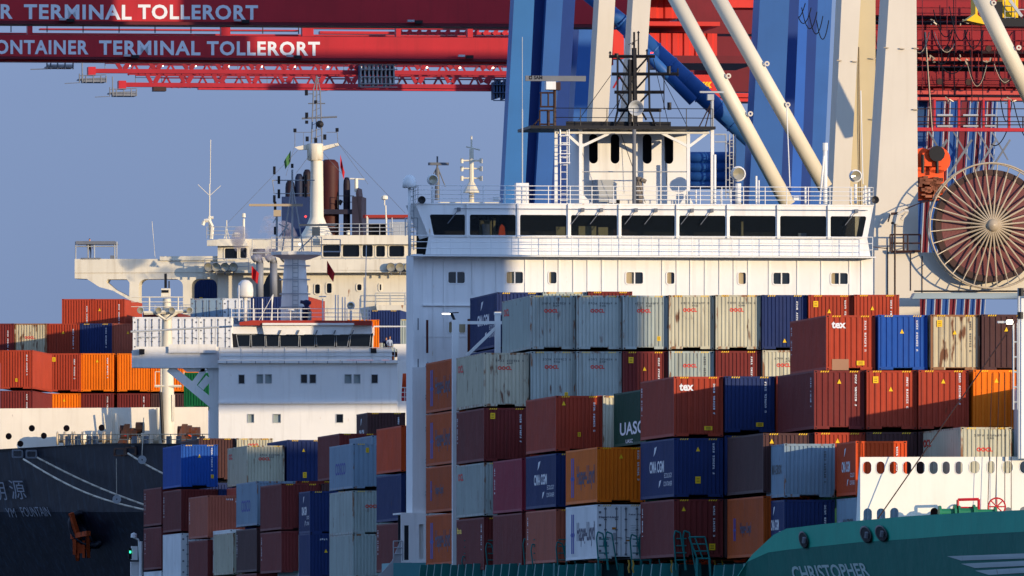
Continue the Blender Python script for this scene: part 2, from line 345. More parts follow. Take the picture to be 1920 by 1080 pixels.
def decorate(r, L, h, deco, paint):
    light = paint in ('cream', 'lgrey', 'white', 'rcream', 'steel')
    for d in deco.split():
        a = d.split(':'); k = a[0]; v = [float(q) for q in a[1].split(',')] if len(a) > 1 and a[1] else []
        if k == 'S':      # black and yellow height stripes on the top rail
            if 'stripe' not in LT:
                mb = MB()
                for x0 in (.3, W - .72):
                    for i in range(4): x = x0 + i * .11; mb.add([(x, 0, 0), (x + .055, 0, 0), (x + .1, 0, .075), (x + .045, 0, .075)], [(0, 1, 2, 3)])
                LT['stripe'] = mb.mesh('height_stripes')
            link('height_stripes', LT['stripe'], M['yellow'], r, (0, 0, h - .095))
        elif k == 'N':    # vertical number column, right hand side of the end
            me = marks_mesh(13, .09, .09, .028, True, rnd.random()).mesh('number_marking')
            link('number_marking', me, litm('dark', '30343a') if light else M['wtxt'], r, ((v[0] if v else .78) * W, -.006, h * (1 - (v[1] if len(v) > 1 else .12))))
        elif k == 'n':    # number column on the long side, near its far end
            me = marks_mesh(12, .34, .09, .03, True, rnd.random()); me.v = [(0, -x, z) for x, y, z in me.v]
            link('number_marking', me.mesh('number_marking'), litm('dark', '30343a') if light else M['wtxt'], r, (-.008, L * (v[0] if v else .93), h * .88))
        elif k == 'H':    # horizontal number line
            me = marks_mesh(13, .075, .1, .045, False, rnd.random()).mesh('number_marking')
            link('number_marking', me, litm('dark', '4a4e50') if light else M['wtxt'], r, ((v[0] if v else .27) * W, -.006, h * (1 - (v[1] if len(v) > 1 else .13))))
            me = marks_mesh(5, .075, .08, .045, False, rnd.random()).mesh('number_marking')
            link('number_marking', me, litm('dark', '4a4e50') if light else M['wtxt'], r, ((v[0] if v else .27) * W + .6, -.006, h * (1 - (v[1] if len(v) > 1 else .13)) - .15))
        elif k == 'T':    # yellow warning triangle at fraction x, fraction from top
            x, z = v[0] * W, h * (1 - v[1]); q = .1
            MB().add([(x - q, -.008, z - q), (x + q, -.008, z - q), (x, -.008, z + q * 1.2)], [(0, 1, 2)]).build('warning_triangle', M['yellow'], r)
        elif k == 'Q':    # yellow square label
            x, z = v[0] * W, h * (1 - v[1]); q = v[2] if len(v) > 2 else .13; p = v[3] if len(v) > 3 else .16
            MB().box(x - q, x + q, -.012, -.006, z - p, z + p).build('yellow_label', M['yellow'], r)
            mb = MB()
            for i in range(3): mb.box(x - q * .6, x + q * .6, -.015, -.0125, z + p * (.5 - .5 * i) - .012, z + p * (.5 - .5 * i) + .012)
            mb.build('label_print', M['black'], r)
        elif k == 'P':    # rectangular patch: x0,x1,t0,t1 fractions, paler repaint
            MB().box(v[0] * W, v[1] * W, -.007, -.003, h * (1 - v[3]), h * (1 - v[2])).build('repainted_patch', mat('repaint_tan', '9c7458', .6, var=.1), r)
        elif k == 'OOCL':
            x0 = .31 * W; z = h * (1 - (v[0] if v else .31)); text('OOCL', flat(x0, x0 + .76, z, z + .2, -.008), litm('red', 'c8281c'), r, .04)
        elif k == 'oocl':  # on the long side, far end
            text('OCL', side(L * .93, L * .74, h * .70, h * .84, -.01), litm('red', 'c8281c'), r, .04)
        elif k == 'tex':
            text('tex', flat(.11 * W, .40 * W, h * .76, h * .885, -.008), M['wtxt'], r, .035)
        elif k in ('HL', 'hl'):
            b = litm('hblue', '2c3a8c'); dk = litm('hdark', '2a2c48'); sc = 1 if k == 'HL' else .55; zc = h * .47
            mb = MB(); y = L * .82; q = .55 * sc
            for o in (0, -.55 * sc - .1):
                mb.add([(-.01, y + o, zc + 1.05 * sc), (-.01, y + o - .42 * sc, zc + 1.05 * sc), (-.01, y + o - .42 * sc, zc + .12 * sc), (-.01, y + o - .75 * sc, zc), (-.01, y + o - .42 * sc, zc - .12 * sc), (-.01, y + o - .42 * sc, zc - .95 * sc), (-.01, y + o, zc - .95 * sc), (-.01, y + o, zc - .12 * sc), (-.01, y + o + .3 * sc, zc), (-.01, y + o, zc + .12 * sc)], [tuple(range(10))])
            mb.build('emblem', b, r)
            text('Hapag-Lloyd', side(L * .64, L * (.64 - .56 * sc), zc - .62 * sc, zc + .62 * sc, -.01), dk, r, .02)
        elif k == 'cma':
            text('CMA CGM', side(L * .72, L * .29, h * .44, h * .64, -.01), M['wtxt'], r, .03)
            text('ECOLOGY', side(L * .28, L * .05, h * .34, h * .42, -.01), M['wtxt'], r, .0)
            text('CONTAINER', side(L * .30, L * .05, h * .20, h * .28, -.01), M['wtxt'], r, .0)
            for ya, za, f in ((.60, .80, 1), (.45, .24, .8)):
                MB().add([(-.01, L * ya, h * (za - .08 * f)), (-.01, L * (ya - .05 * f), h * (za - .02 * f)), (-.01, L * (ya - .10 * f), h * (za + .09 * f)), (-.01, L * (ya - .03 * f), h * (za + .07 * f))], [(0, 1, 2, 3)]).build('emblem', M['wtxt'], r)
        elif k == 'cosco':
            text('COSCO', side(L * .74, L * .30, h * .33, h * .60, -.01), litm('hblue', '2c3a8c'), r, .015)
        elif k == 'uasc':
            text('UASC', side(L * .80, L * .06, h * .20, h * .44, -.01), M['wtxt'], r, .02)
            text('UASC', side(L * .62, L * .40, h * .05, h * .12, -.01), M['wtxt'], r, .02)
        elif k == 'mrsk':
            text('MAERSK', side(L * .66, L * .12, h * .44, h * .62, -.01), litm('dark', '30343a'), r, .02)
            c = MB(); y, z = L * .84, h * .5
            c.add([(-.01, y + (.55 if i % 2 == 0 else .24) * math.cos(math.pi * i / 7 + .2), z + (.3 if i % 2 == 0 else .13) * math.sin(math.pi * i / 7 + .2)) for i in range(14)], [tuple(range(14))]).build('emblem', M['wtxt'], r)
        elif k == 'ham':
            text('HAMBURG SUD', side(L * .96, L * .06, h * .40, h * .56, -.01), litm('hdark', '2a2c48'), r, .0)
            MB().add([(-.012, L * .50, h * .38), (-.012, L * .46, h * .80), (-.012, L * .36, h * .46), (-.012, L * .32, h * .56), (-.012, L * .22, h * .26), (-.012, L * .33, h * .44), (-.012, L * .38, h * .36), (-.012, L * .45, h * .28)], [tuple(range(8))]).build('emblem', litm('red', 'c8281c'), r)
        elif k == 'ba':
            text('ba', side(L * .97, L * .80, h * .72, h * .84, -.01), M['yellow'], r, .03)
        elif k == 'dn':    # door lettering
            text('Hapag-Lloyd', flat(.04 * W, .44 * W, h * .74, h * .79, -.012), litm('hdark', '2a2c48'), r, .02)
            me = marks_mesh(11, .06, .07, .03, False, rnd.random()).mesh('number_marking'); link('number_marking', me, litm('hdark', '2a2c48'), r, (.66 * W, -.012, h * .83))
            for i in range(5):
                me = marks_mesh(6, .04, .03, .03, False, rnd.random()).mesh('number_marking'); link('number_marking', me, litm('dark', '30343a'), r, (.70 * W, -.012, h * (.62 - .045 * i)))
            MB().box(.13 * W, .21 * W, -.012, -.005, h * .24, h * .32).build('blue_label', M['navy'], r)
            MB().box(.31 * W, .40 * W, -.012, -.005, h * .54, h * .58).build('brown_label', mat('label_ochre', 'a8681c', .5, var=0), r)
            MB().box(.60 * W, .70 * W, -.012, -.005, h * .325, h * .35).build('ochre_label', mat('label_ochre', 'a8681c', .5, var=0), r)
            MB().box(.33 * W, .40 * W, -.012, -.005, h * .36, h * .48).build('paper_notice', M['lgrey'], r)
# ---- table of the near ship: (Y, px, top, bottom, paint, label, deco, options)
B0, B1, B2, B3, B4, BC, BD = 732, 716, 700.6, 685, 670, 654.5, 640
NEAR = [
 (B0, 848, 1059-98, 1059, 'hapag', 'orange container with big blue emblem, bottom one of the orange stack beside the white pillar', 'HL'),
 (B0, 848, 870, 959, 'hapag', 'orange container with small blue emblem, third down in the orange stack beside the white pillar', 'hl'),
 (B0, 848, 769, 870, 'hapag', 'orange container with big blue emblem, second down in the orange stack beside the white pillar', 'HL'),
 (B0, 848, 671, 769, 'hapag', 'orange container topping the orange stack beside the white pillar', 'HL'),
 (B0, 932, 547, 652, 'navy', 'dark blue container with white lettering behind the white lashing frame, under the white deckhouse wall', 'S cma'),
 (B0, 932, 652, 757, 'navy', 'dark blue container just below the lettered one behind the white lashing frame', ''),
 (B0, 1018, 546.5, 652, 'lgrey', 'pale green-grey container, only its top edge showing behind the topmost grey row', 'S'),
 (B0, 1103, 545.5, 652, 'maroon', 'maroon container only its top edge showing above the grey row at the white wall', 'S'),
 (B1, 994, 553, 656, 'lgrey', 'pale grey container with red letters at the left end of the topmost grey row', 'S oocl OOCL:.32 H'),
 (B1, 1081, 553, 656, 'lgrey', 'pale grey container with red letters, second from left in the topmost grey row', 'S OOCL:.32 H'),
 (B1, 1168, 553, 656, 'lgrey', 'grey container with red letters and small yellow square low right, topmost grey row', 'S OOCL:.32 H Q:.8,.8,.09,.12'),
 (B1, 1254.5, 552.5, 656, 'cream', 'cream sunlit container with red letters, fourth from left in the topmost grey row', 'S OOCL:.31 H'),
 (B1, 1342, 552, 656, 'cream', 'cream container with red letters beside the dark blue one in the topmost row', 'S OOCL:.31 H'),
 (B1, 1429, 552, 656, 'navy', 'dark blue container right of the cream lettered row, warning triangle low down', 'S N:.76,.12 T:.5,.84'),
 (B1, 1516, 552, 656, 'red', 'red-brown container with a yellow square top left, behind the container with three white letters', 'S N:.8,.1 Q:.16,.17 T:.46,.3'),
 (B1, 1602, 551.5, 656, 'red', 'red-brown container at the far right of the back row, below the big beige crane leg', 'S N:.8,.1 T:.4,.25'),
 (B1, 907, 660.5, 763, 'cream', 'cream rust-posted container with red letters at the top left corner, right of the white pillar', 'oocl OOCL:.32 H'),
 (B1, 995, 658, 762, 'lgrey', 'pale grey container with red letters and brown scuffs, second row, next to the corner one', 'S OOCL:.32 H Q:.79,.79,.09,.12'),
 (B1, 1081, 658, 762, 'lgrey', 'pale grey container with red letters in the second row, left of the maroon one', 'S OOCL:.32 H'),
 (B1, 1168, 658, 762, 'maroon', 'maroon container between two grey lettered ones in the second row, yellow square upper left', 'S N:.78,.12 Q:.18,.16 T:.48,.32'),
 (B1, 1254.5, 657.5, 762, 'lgrey', 'pale grey container with red letters in the second row, right of the maroon one', 'S OOCL:.3 N:.78,.1'),
 (B1, 1342, 657, 762, 'maroon', 'maroon container in the second row with white numbers at its right', 'S N:.78,.1'),
 (B1, 1430, 656, 762, 'cream', 'rusty cream container half hidden left of the three-lettered purple-sided one', 'OOCL:.3 H'),
 (B1, 907, 764, 866, 'maroon', 'maroon container with yellow square below the cream corner one beside the white pillar', 'S n:.97 N:.8,.12 Q:.2,.15'),
 (B1, 907, 866.5, 968, 'lgrey', 'pale grey-green sided container with a red letter, third down right of the white pillar', 'S oocl'),
 (B1, 907, 969, 1070, 'maroon', 'purple-sided maroon container with yellow letters, bottom one right of the white pillar', 'S ba n:.1 Q:.62,.14'),
 (B1, 995, 763, 866, 'red', 'red-brown container hidden between the stacks', ''),
 (B2, 978, 858, 960, 'pinkr', 'dark pink container with a white label, left of the blue lettered one', 'n:.95'),
 (B2, 978, 960.5, 1063, 'maroon', 'purple-maroon container under the dark pink one', ''),
 (B3, 1042, 741, 847, 'red', 'purple-sided red container with a warning triangle, left of the narrow rusty cream end', 'S N:.8,.12 T:.17,.14 Q:.5,.7,.08,.11'),
 (B3, 1042, 849, 952, 'navy', 'dark blue container with white lettering under the red one, left of the orange end', 'S cma'),
 (B3, 1042, 953.5, 1056, 'salmon', 'dull red container with white side numbers at the bottom, left of the white refrigerated one', 'S n:.95 T:.8,.15'),
 (B3, 1131, 741, 847, 'cream', 'narrow visible end of a rusty cream container left of the dark green one', 'S'),
 (B4, 1119.5, 837.5, 943, 'orange', 'bright orange container with blue emblem on its side above the white refrigerated one', 'S HL T:.5,.17 N:.84,.06'),
 (B4, 1119.5, 945, 1049, 'white', 'white refrigerated container with lock rods and emblem on its side at the bottom', 'S HL dn', dict(kind='doors')),
 (B4, 1211, 728, 833, 'teal', 'dark green container with four white letters on its side', 'uasc'),
 (B4, 1211, 835, 943, 'teal', 'dark green container hidden under the lettered green one', ''),
 (BC, 1263.5, 705, 819.5, 'red', 'red container with three white letters on its end, middle of the stack rows', 'S n:.97 tex N:.8,.12 Q:.7,.86,.2,.1', dict(kind='w')),
 (BC, 1263.5, 820.5, 933, 'navy', 'dark blue white-lettered container with yellow square, below the middle three-letter one', 'S cma T:.49,.19 Q:.49,.71,.13,.17 N:.79,.09'),
 (BC, 1263.5, 935, 1046, 'maroon', 'maroon container with yellow square low on its right at deck level, behind the green railing', 'S n:.95 T:.2,.17 N:.8,.12 Q:.78,.82,.15,.16', dict(kind='w')),
 (BC, 1360, 704.5, 812, 'navy', 'blue container right of the middle three-letter red one', 'S N:.8,.1 Q:.7,.86,.18,.1'),
 (BC, 1360, 816, 930, 'navy', 'dark blue container in the shade behind the brown-sided one', 'S'),
 (BC, 1549, 590, 695, 'red', 'sunlit red container with three white letters on the top tier at right', 'S n:.97 tex N:.78,.1 Q:.7,.87,.19,.11 P:.12,.46,.8,1', dict(kind='w')),
 (BC, 1647, 589.5, 695, 'blue', 'bright blue corrugated container on the top tier at right', 'S N:.77,.1 T:.48,.3', dict(kind='w')),
 (BC, 1745, 589, 695, 'rcream', 'cream container with heavy rust on its edges on the top tier at right', 'S N:.79,.12 T:.49,.32 Q:.18,.16', dict(kind='w')),
 (BC, 1841, 588.5, 695, 'brown', 'dark brown container at the right end of the top tier', 'S T:.5,.27', dict(kind='w')),
 (BD, 1526.5, 693.5, 806, 'maroon', 'maroon container at the left end of the right-hand third tier, dark purple side showing', 'S n:.1 T:.5,.19 N:.81,.07', dict(kind='w')),
 (BD, 1625, 693.5, 806, 'red', 'red container with a yellow square, second in the right-hand third tier, shade across its foot', 'S Q:.18,.16 T:.48,.32 N:.79,.11', dict(kind='w')),
 (BD, 1722.5, 693, 806, 'red', 'red container without a square, third in the right-hand third tier', 'S T:.49,.19 N:.8,.05', dict(kind='w')),
 (BD, 1825, 692.5, 806, 'orange', 'orange container at the right end of the third tier beside the white mast', 'S T:.46,.18', dict(kind='w')),
 (BD, 1431, 811, 925, 'brown', 'brown-sided container behind the weathered grey-blue one', 'S T:.17,.14'),
 (BD, 1431, 929, 1045, 'hapag', 'orange container with a small blue emblem at deck level near the green bow', 'hl'),
 (BD, 1528, 810, 925, 'red', 'red container whose top edge shows behind the weathered grey-blue one', 'S T:.45,.14'),
 (BD, 1625, 809, 925, 'brown', 'dark brown container in the shade under the right-hand third tier', 'S'),
 (BD, 1722.5, 809, 925, 'brown', 'dark brown container hidden behind the long grey-blue side', ''),
 (635.6, 1470.5, 831, 932, 'steel', 'short weathered pale blue container with rust stains on its end', 'mrsk N:.79,.14', dict(L=6.06)),
 (635.6, 1470.5, 936, 1038, 'navy', 'short dark blue container under the weathered pale blue one', 'cma N:.79,.1', dict(L=6.06)),
 (628.6, 1604.5, 826, 930, 'bright', 'short vivid orange-red container behind the white breakwater', 'cma N:.79,.1', dict(L=6.06)),
 (628.6, 1604.5, 932, 1034, 'steel', 'short pale grey-blue container under the vivid orange-red one', 'mrsk', dict(L=6.06)),
 (628.6, 1801.5, 800, 902, 'cream', 'cream container with a long grey-blue side and faint red letters above the breakwater', 'S oocl OOCL:.45 H'),
]
# sides that differ from the ends of a repainted or shaded box keep the paint of the box
for t in NEAR:
    container(*t[:7], **(t[7] if len(t) > 7 else {}))
AFT = 'shipping containers stacked astern of the near ship bridge'
AFTT = [
 (845, 688.6, 773, 860, 'brown', 'dark brown short container with blue lettered side, highest beside the near white tower', 'S cma N:.8,.1', dict(L=6.06)),
 (757.6, 752, 797, 885, 'bright', 'narrow bright orange-red end with yellow square beside the white tower', 'S Q:.6,.14', {}),
 (757.6, 752, 887, 977, 'navy', 'dark blue sided container under the purple-sided orange-red one', 'S', {}),
 (757.6, 752, 978.5, 1072, 'maroon', 'purple-maroon container low beside the white tower', 'n:.95', {}),
 (781, 661, 830.5, 917, 'steel', 'grey-blue container with five tall dark letters on its side and a yellow square', 'S cosco Q:.36,.15,.09,.14', dict(kind='w')),
 (781, 661, 919, 999, 'lgrey', 'rust-speckled pale grey container with red letters below the grey-blue one', 'S OOCL:.4', {}),
 (781, 661, 1000.5, 1085, 'lgrey', 'rusty grey-brown container at the bottom below the rust-speckled one', '', {}),
 (804, 581, 920, 997, 'navy', 'short deep blue container with white side lettering in the left group', 'S cma N:.78,.1', dict(L=6.06)),
 (804, 581, 999, 1084, 'navy', 'short deep blue container with white number line, bottom of the left group', 'H:.25,.12 T:.4,.4', dict(L=6.06)),
 (819, 560.5, 925, 1000, 'maroon', 'maroon container squeezed left of the short deep blue one', 'n:.95', {}),
 (819, 560.5, 1002, 1084, 'white', 'white container low left of the short deep blue one', '', {}),
 (819, 527.5, 906, 994, 'maroon', 'purple-maroon container right of the grey-blue one with dark letters', 'S', {}),
 (819, 527.5, 995, 1073, 'maroon', 'dull maroon container with white side numbers in the lower left group', 'n:.95', {}),
 (819, 697, 816, 900, 'steel', 'grey container end peeping above the grey-blue lettered one', 'S', {}),
 (833.6, 481, 901.5, 986, 'steel', 'grey-blue container with dark tall letters beside the salmon one', 'cosco', {}),
 (833.6, 481, 989.5, 1073, 'brown', 'dark purple-brown container under the grey-blue lettered one', 'n:.97', {}),
 (833.6, 481, 1074, 1150, 'maroon', 'maroon container at the bottom edge under the dark purple-brown one', '', {}),
 (833.6, 557, 901, 986, 'maroon', 'maroon container behind the short deep blue one', 'S', {}),
 (833.6, 636, 812, 899, 'maroon', 'maroon container with purple side above the grey-blue lettered one', 'S', {}),
 (848, 437, 1074-76, 1078, 'cream', 'cream ribbed container end beside the white one with the red zigzag', '', {}),
 (863.5, 389, 928, 1009, 'salmon', 'faded salmon container with scuffs in the left group', 'n:.95 H:.5,.08', {}),
 (863.5, 389, 1011, 1093, 'maroon', 'dark maroon container under the faded salmon one', '', {}),
 (863.5, 463, 834.5, 901, 'cream', 'warm cream container with red letters on top of the left group', 'S OOCL:.38 H:.35,.22 Q:.75,.97,.1,.1 oocl', {}),
 (863.5, 538.5, 824, 908, 'navy', 'dark slate container with a yellow square, right of the warm cream one', 'S T:.44,.24 Q:.47,.8,.12,.18', dict(kind='w')),
 (880, 339.5, 833, 914, 'blue', 'vivid blue container at the top left of the left group', 'S N:.82,.08 T:.5,.27 Q:.85,.75,.09,.12', {}),
 (880, 339.5, 916.5, 997, 'maroon', 'maroon container with white side numbers under the vivid blue one', 'n:.95', {}),
 (880, 339.5, 999, 1085, 'white', 'white refrigerated container with red letters low on its side', '', dict(kind='doors')),
 (853, 431, 992, 1074, 'white', 'white container with a red zigzag emblem on its side', 'ham', dict(kind='doors')),
 (893.7, 302.5, 912.5, 985.5, 'maroon', 'outermost maroon container at the left edge of the left group', 'n:.93', {}),
 (893.7, 302.5, 986.5, 1068, 'maroon', 'outermost maroon container at the left, one below the top', 'n:.93', {}),
 (893.7, 302.5, 1069.5, 1150, 'white', 'white container at the bottom left corner of the left group', '', {}),
 (893.7, 373, 821, 900, 'brown', 'dark brown end behind the vivid blue container', 'S', {}),
 (893.7, 444, 821, 900, 'cream', 'sunlit cream end with a rusty post behind the warm cream container', 'S OOCL:.2', {}),
]
for t in AFTT:
    if t[1] == 853: t = (848,) + t[1:]
    container(*t[:7], group=AFT, **t[7])
FAR = 'shipping containers on the far left ship'
FY = 1000
FART = [
 (1030, 116, 560, 629, 'red', 'rust-red container, left one of the two topmost against the sky', 'N:.78,.2', {}),
 (1030, 175, 560, 629, 'red', 'rust-red container, right one of the two topmost against the sky', 'T:.2,.3 N:.8,.15', {}),
 (1015, -34, 606, 676, 'maroon', 'dark red container at the left frame edge, second tier of the far ship', 'N:.8,.2', {}),
 (1015, 27.5, 606, 676, 'rcream', 'cream container streaked with rust and red letters on the far ship', 'OOCL:.42', {}),
 (1015, 88.5, 606, 676, 'red', 'red container between the rusty cream and the blue one on the far ship', 'N:.8,.15 T:.5,.25 Q:.68,.95', {}),
 (1015, 150, 606, 676, 'navy', 'blue container in the second tier of the far ship', 'S N:.8,.12', {}),
 (1015, 210, 606, 676, 'salmon', 'brown container right of the blue one on the far ship', 'T:.5,.25', {}),
 (985, 0, 656, 730, 'red', 'red container with its right side showing at the left frame edge of the far ship', 'N:.8,.12 Q:.5,.77,.08,.12', {}),
 (985, 0, 732, 790, 'maroon', 'dark red container just above the white bulwark at the left frame edge', 'N:.8,.1', {}),
 (FY, 90, 662, 735, 'red', 'scuffed red container left of the two orange ones', 'Q:.18,.16 N:.8,.15', {}),
 (FY, 152, 662, 735, 'orange', 'vivid orange container, left one of the two orange', 'T:.5,.2 N:.8,.12', {}),
 (FY, 220, 662, 735, 'orange', 'vivid orange container, right one of the two orange, shade on its foot', '', {}),
 (FY, 283, 662, 735, 'orange', 'orange container behind the far foremast under the white bridge wing', '', {}),
 (FY, 90, 737, 790, 'orange', 'orange-brown container low behind the white bulwark', 'T:.5,.2', {}),
 (FY, 152, 737, 790, 'maroon', 'dark maroon container low behind the bulwark under the left orange one', 'N:.8,.1', {}),
 (FY, 220, 737, 790, 'maroon', 'dark maroon container low behind the bulwark under the right orange one', 'N:.8,.1', {}),
 (FY, 283, 737, 790, 'brown', 'dark brown container low behind the far foremast', '', {}),
 (FY, 345, 698, 765, 'green', 'deep green container seen through the wing brace', '', {}),
 (FY, 249, 594, 661, 'white', 'white refrigerated container, left one of three in a row behind the far foremast', '', dict(kind='doors')),
 (FY, 311, 594, 661, 'white', 'white refrigerated container, middle one of three behind the far foremast', '', dict(kind='doors')),
 (FY, 373, 594, 661, 'white', 'white refrigerated container, right one of three beside the lower bridge', '', dict(kind='doors')),
 (1015, 357, 559, 628, 'steel', 'blue-grey door-end container above the three white ones', '', dict(kind='doors')),
 (1015, 418, 559, 628, 'white', 'white door-end container right of the blue-grey one below the white dome', '', dict(kind='doors')),
 (1083, 357, 521, 586, 'navy', 'dark blue container seen through the arch of the cream bridge wing', 'Q:.35,.62', {}),
 (1030, 268, 584, 653, 'maroon', 'maroon container top edge just above the white door ends', '', {}),
 (1000, 470, 556, 640, 'navy', 'dark navy container behind the rails below the two grey ventilator pipes', '', {}),
 (1015, 520, 556, 640, 'red', 'red container end behind the rails right of the white column', '', {}),
 (1000, 690, 581, 596, 'navy', 'navy container beside the tall white tower, top of its stack', 'S', {}),
 (1000, 650, 599, 680, 'orange', 'orange container edge right of the lower white bridge', '', {}),
 (1000, 711, 598, 660, 'lgrey', 'grey-green container with faint red letters right of the lower white bridge', 'S OOCL:.35', {}),
]
for t in FART:
    container(*t[:7], th=TH2, group=FAR, **t[7])
# ================================================================ near ship
NF = Fr(793, 1060, 748)
NS = thing('container_ship', 'near container ship with white bridge, teal bow and name lettering, loaded with stacked containers', 'ship', NF, 'container ships moored in a row')
L_ = NF.l
def zz(py, px=1200, y=0): return NF.l(px, py, y).z
def xx(px, y=0): return NF.l(px, 600, y).x
def pl(pts, y): return [(L_(px, py, y).x, L_(px, py, y).z) for px, py in pts]
DEP = 5.2
# --- accommodation block: front wall with window openings, three decks
wins = [(840, 872, 2), (949, 981, 2), (1029, 1044, 1), (1173.5, 1206, 2), (1250, 1265, 1), (1384, 1399, 1), (1449.5, 1481, 2), (1558, 1590, 2)]
low = [(841, 848, 604, 625), (860, 873, 604, 625)]
holes = [rrect(xx(a), xx(b), zz(532.5, a), zz(510, a), .12) for a, b, n in wins] + [rrect(xx(a), xx(b), zz(d, a), zz(c, a), .1) for a, b, c, d in low]
fw = MB().prism(pl([(793, 1060), (1637, 1060), (1637, 481), (793, 481)], 0), 0, .15, holes).build('front_wall', M['wall'], NS)
body = MB(); x0, x1 = xx(793), xx(1637)
body.box(x0, x0 + .15, .151, DEP, zz(1060), zz(481)).box(x1 - .15, x1, .151, DEP, zz(1060), zz(481)).box(x0 + .16, x1 - .16, DEP - .15, DEP, zz(1060), zz(481))
body.build('side_wall', M['wall'], NS)
MB().box(x0 + .16, x1 - .16, 1.6, 1.7, zz(1060), zz(481)).build('cabin_partition', mat('cabin_interior', '3a342c', .8, var=.1), NS)
curt = mat('curtain_cloth', 'a89878', .8, var=.1, streak=.7, streakhex='3c382c')
for i, (a, b, n) in enumerate(wins):
    f = MB().prism(rrect(xx(a) - .05, xx(b) + .05, zz(533.7), zz(508.8), .16), -.035, .02, [rrect(xx(a) + .02, xx(b) - .02, zz(532), zz(510.5), .1)])
    if n == 2: f.box((xx(a) + xx(b)) / 2 - .035, (xx(a) + xx(b)) / 2 + .035, -.03, .1, zz(532), zz(510.5))
    w_ = f.build('window', M['wall'], NS)
    cg_ = mat('cabin_glass', '1c2224', .12, var=0, spec=.5); md = xx(a) + (xx(b) - xx(a)) * (0, .55, .3, .45, .6, .7, 0, .25)[i]
    MB().box(md, xx(b), .1, .11, zz(532.5), zz(510)).build('pane', cg_, w_)
    if md > xx(a): MB().box(xx(a), md, .105, .12, zz(532.5), zz(510)).build('curtain', curt, w_)
for a, b, c, d in low:
    w_ = MB().prism(rrect(xx(a) - .05, xx(b) + .05, zz(d + 1), zz(c - 1), .12), -.03, .02, [rrect(xx(a) + .02, xx(b) - .02, zz(d), zz(c), .1)]).build('window', M['wall'], NS)
    MB().box(xx(a), xx(b), .1, .11, zz(d), zz(c)).build('pane', curt, w_)
rb = MB()
for px in (813, 833, 886, 931, 985, 1021, 1048, 1075, 1102, 1129, 1160, 1242, 1269, 1294.5, 1322, 1349, 1376, 1403, 1442, 1495, 1540, 1593, 1615):
    t = 575 if px < 840 else 553
    rb.box(xx(px) - .035, xx(px) + .035, -.045, -.002, zz(t + (30 if px < 840 else 0)), zz(483))
rb.box(x0 + .01, x1 - .01, -.14, -.002, zz(482.5), zz(479.5)).box(x0, xx(884), -.12, -.002, zz(575), zz(572.5)).box(x0 + .01, xx(884), -.03, -.002, zz(633), zz(632))
rb.box(xx(813) - .03, xx(813) + .03, -.06, -.002, zz(700), zz(576)).box(xx(833) - .03, xx(833) + .03, -.06, -.002, zz(655), zz(576))
rb.each('wall_stiffener', M['wall'], NS)
# ladder tower on the near corner and lower deck block
tw = MB().box(xx(775), x0 - .004, .0, 3.4, zz(962), zz(478))
tw.box(xx(772), xx(803) , -.35, -.01, zz(1060), zz(690)).build('corner_tower', M['wall'], NS)
mb = MB()
for k in range(5): mb.box(xx(784) - .03, xx(784) + .03, -.012, -.001, zz(620 + 76 * k), zz(598 + 76 * k))
mb.build('slot_vents', M['grey'], NS)
lb = MB()
for k in range(7):
    lb.path([(xx(796), -.45, zz(690 + 60 * k)), (xx(800.5), -.45, zz(680 + 60 * k)), (xx(800.5), -.45, zz(738 + 60 * k)), (xx(796), -.45, zz(744 + 60 * k))], .035)
lb.build('tower_ladder', M['lgrey'], NS)
q = MB().prism(pl([(752, 1055), (800, 1055), (800, 962), (752, 962)], -.6), -.6, -.4, [pl([(758, 1050), (767, 1050), (767, 985), (758, 985)], -.6), pl([(786, 1048), (794, 1048), (794, 983), (786, 983)], -.6)])
q.box(xx(752), xx(800), -.39, 4, zz(965), zz(962)); q.build('side_deck_bulkhead', M['wall'], NS)
MB().box(xx(755), xx(799), 2.2, 2.3, zz(1055), zz(966)).build('passage_wall', mat('passage_dark', '26282e', .8, var=0), NS)
q = MB().prism(pl([(705, 1085), (752, 1085), (752, 1010), (735, 1052)], -.6), -.6, -.5); rail(q, [(xx(735), -.7, zz(1052)), (xx(752), -.7, zz(1052))], 1.1)
q.build('stern_quarter_bulwark', M['lgrey'], NS)
MB().box(xx(735), xx(804), -.75, 5, zz(1200), zz(1056)).build('deck_edge', mat('teal_deck_light', '4c8c90', .5, var=.08), NS)
# --- navigation bridge
zb, zt = zz(480), zz(382.5); wz0, wz1 = zz(443.5), zz(404)
panes = [(805, 871), (880, 966), (974, 1061), (1069.5, 1156), (1164, 1264), (1272.5, 1359), (1367, 1453), (1461.5, 1548), (1556, 1623)]
bx0, bx1 = xx(797), xx(1631)
hl = []
for i, (a, b) in enumerate(panes):
    o0 = .22 if i == 0 else 0; o1 = .22 if i == 8 else 0
    a_, b_ = xx(a), xx(b); r_ = .1
    hl.append([(a_ + o0 + .06, wz0), (b_ - o1 - .06, wz0), (b_ - o1 * .95, wz0 + .08), (b_, wz1 - .08), (b_ - .06, wz1), (a_ + .06, wz1), (a_, wz1 - .08), (a_ + o0 * .95, wz0 + .08)])
br = MB().prism([(xx(803), zz(446)), (xx(1625), zz(446)), (xx(1637), zt), (xx(777), zt)], -.25, -.13, hl).build('bridge_front', M['wall'], NS)
MB().prism([(bx0, zz(479)), (bx1, zz(479)), (xx(1625), zz(446) - .002), (xx(803), zz(446) - .002)], -.22, -.1).build('bridge_apron', M['wall'], NS)
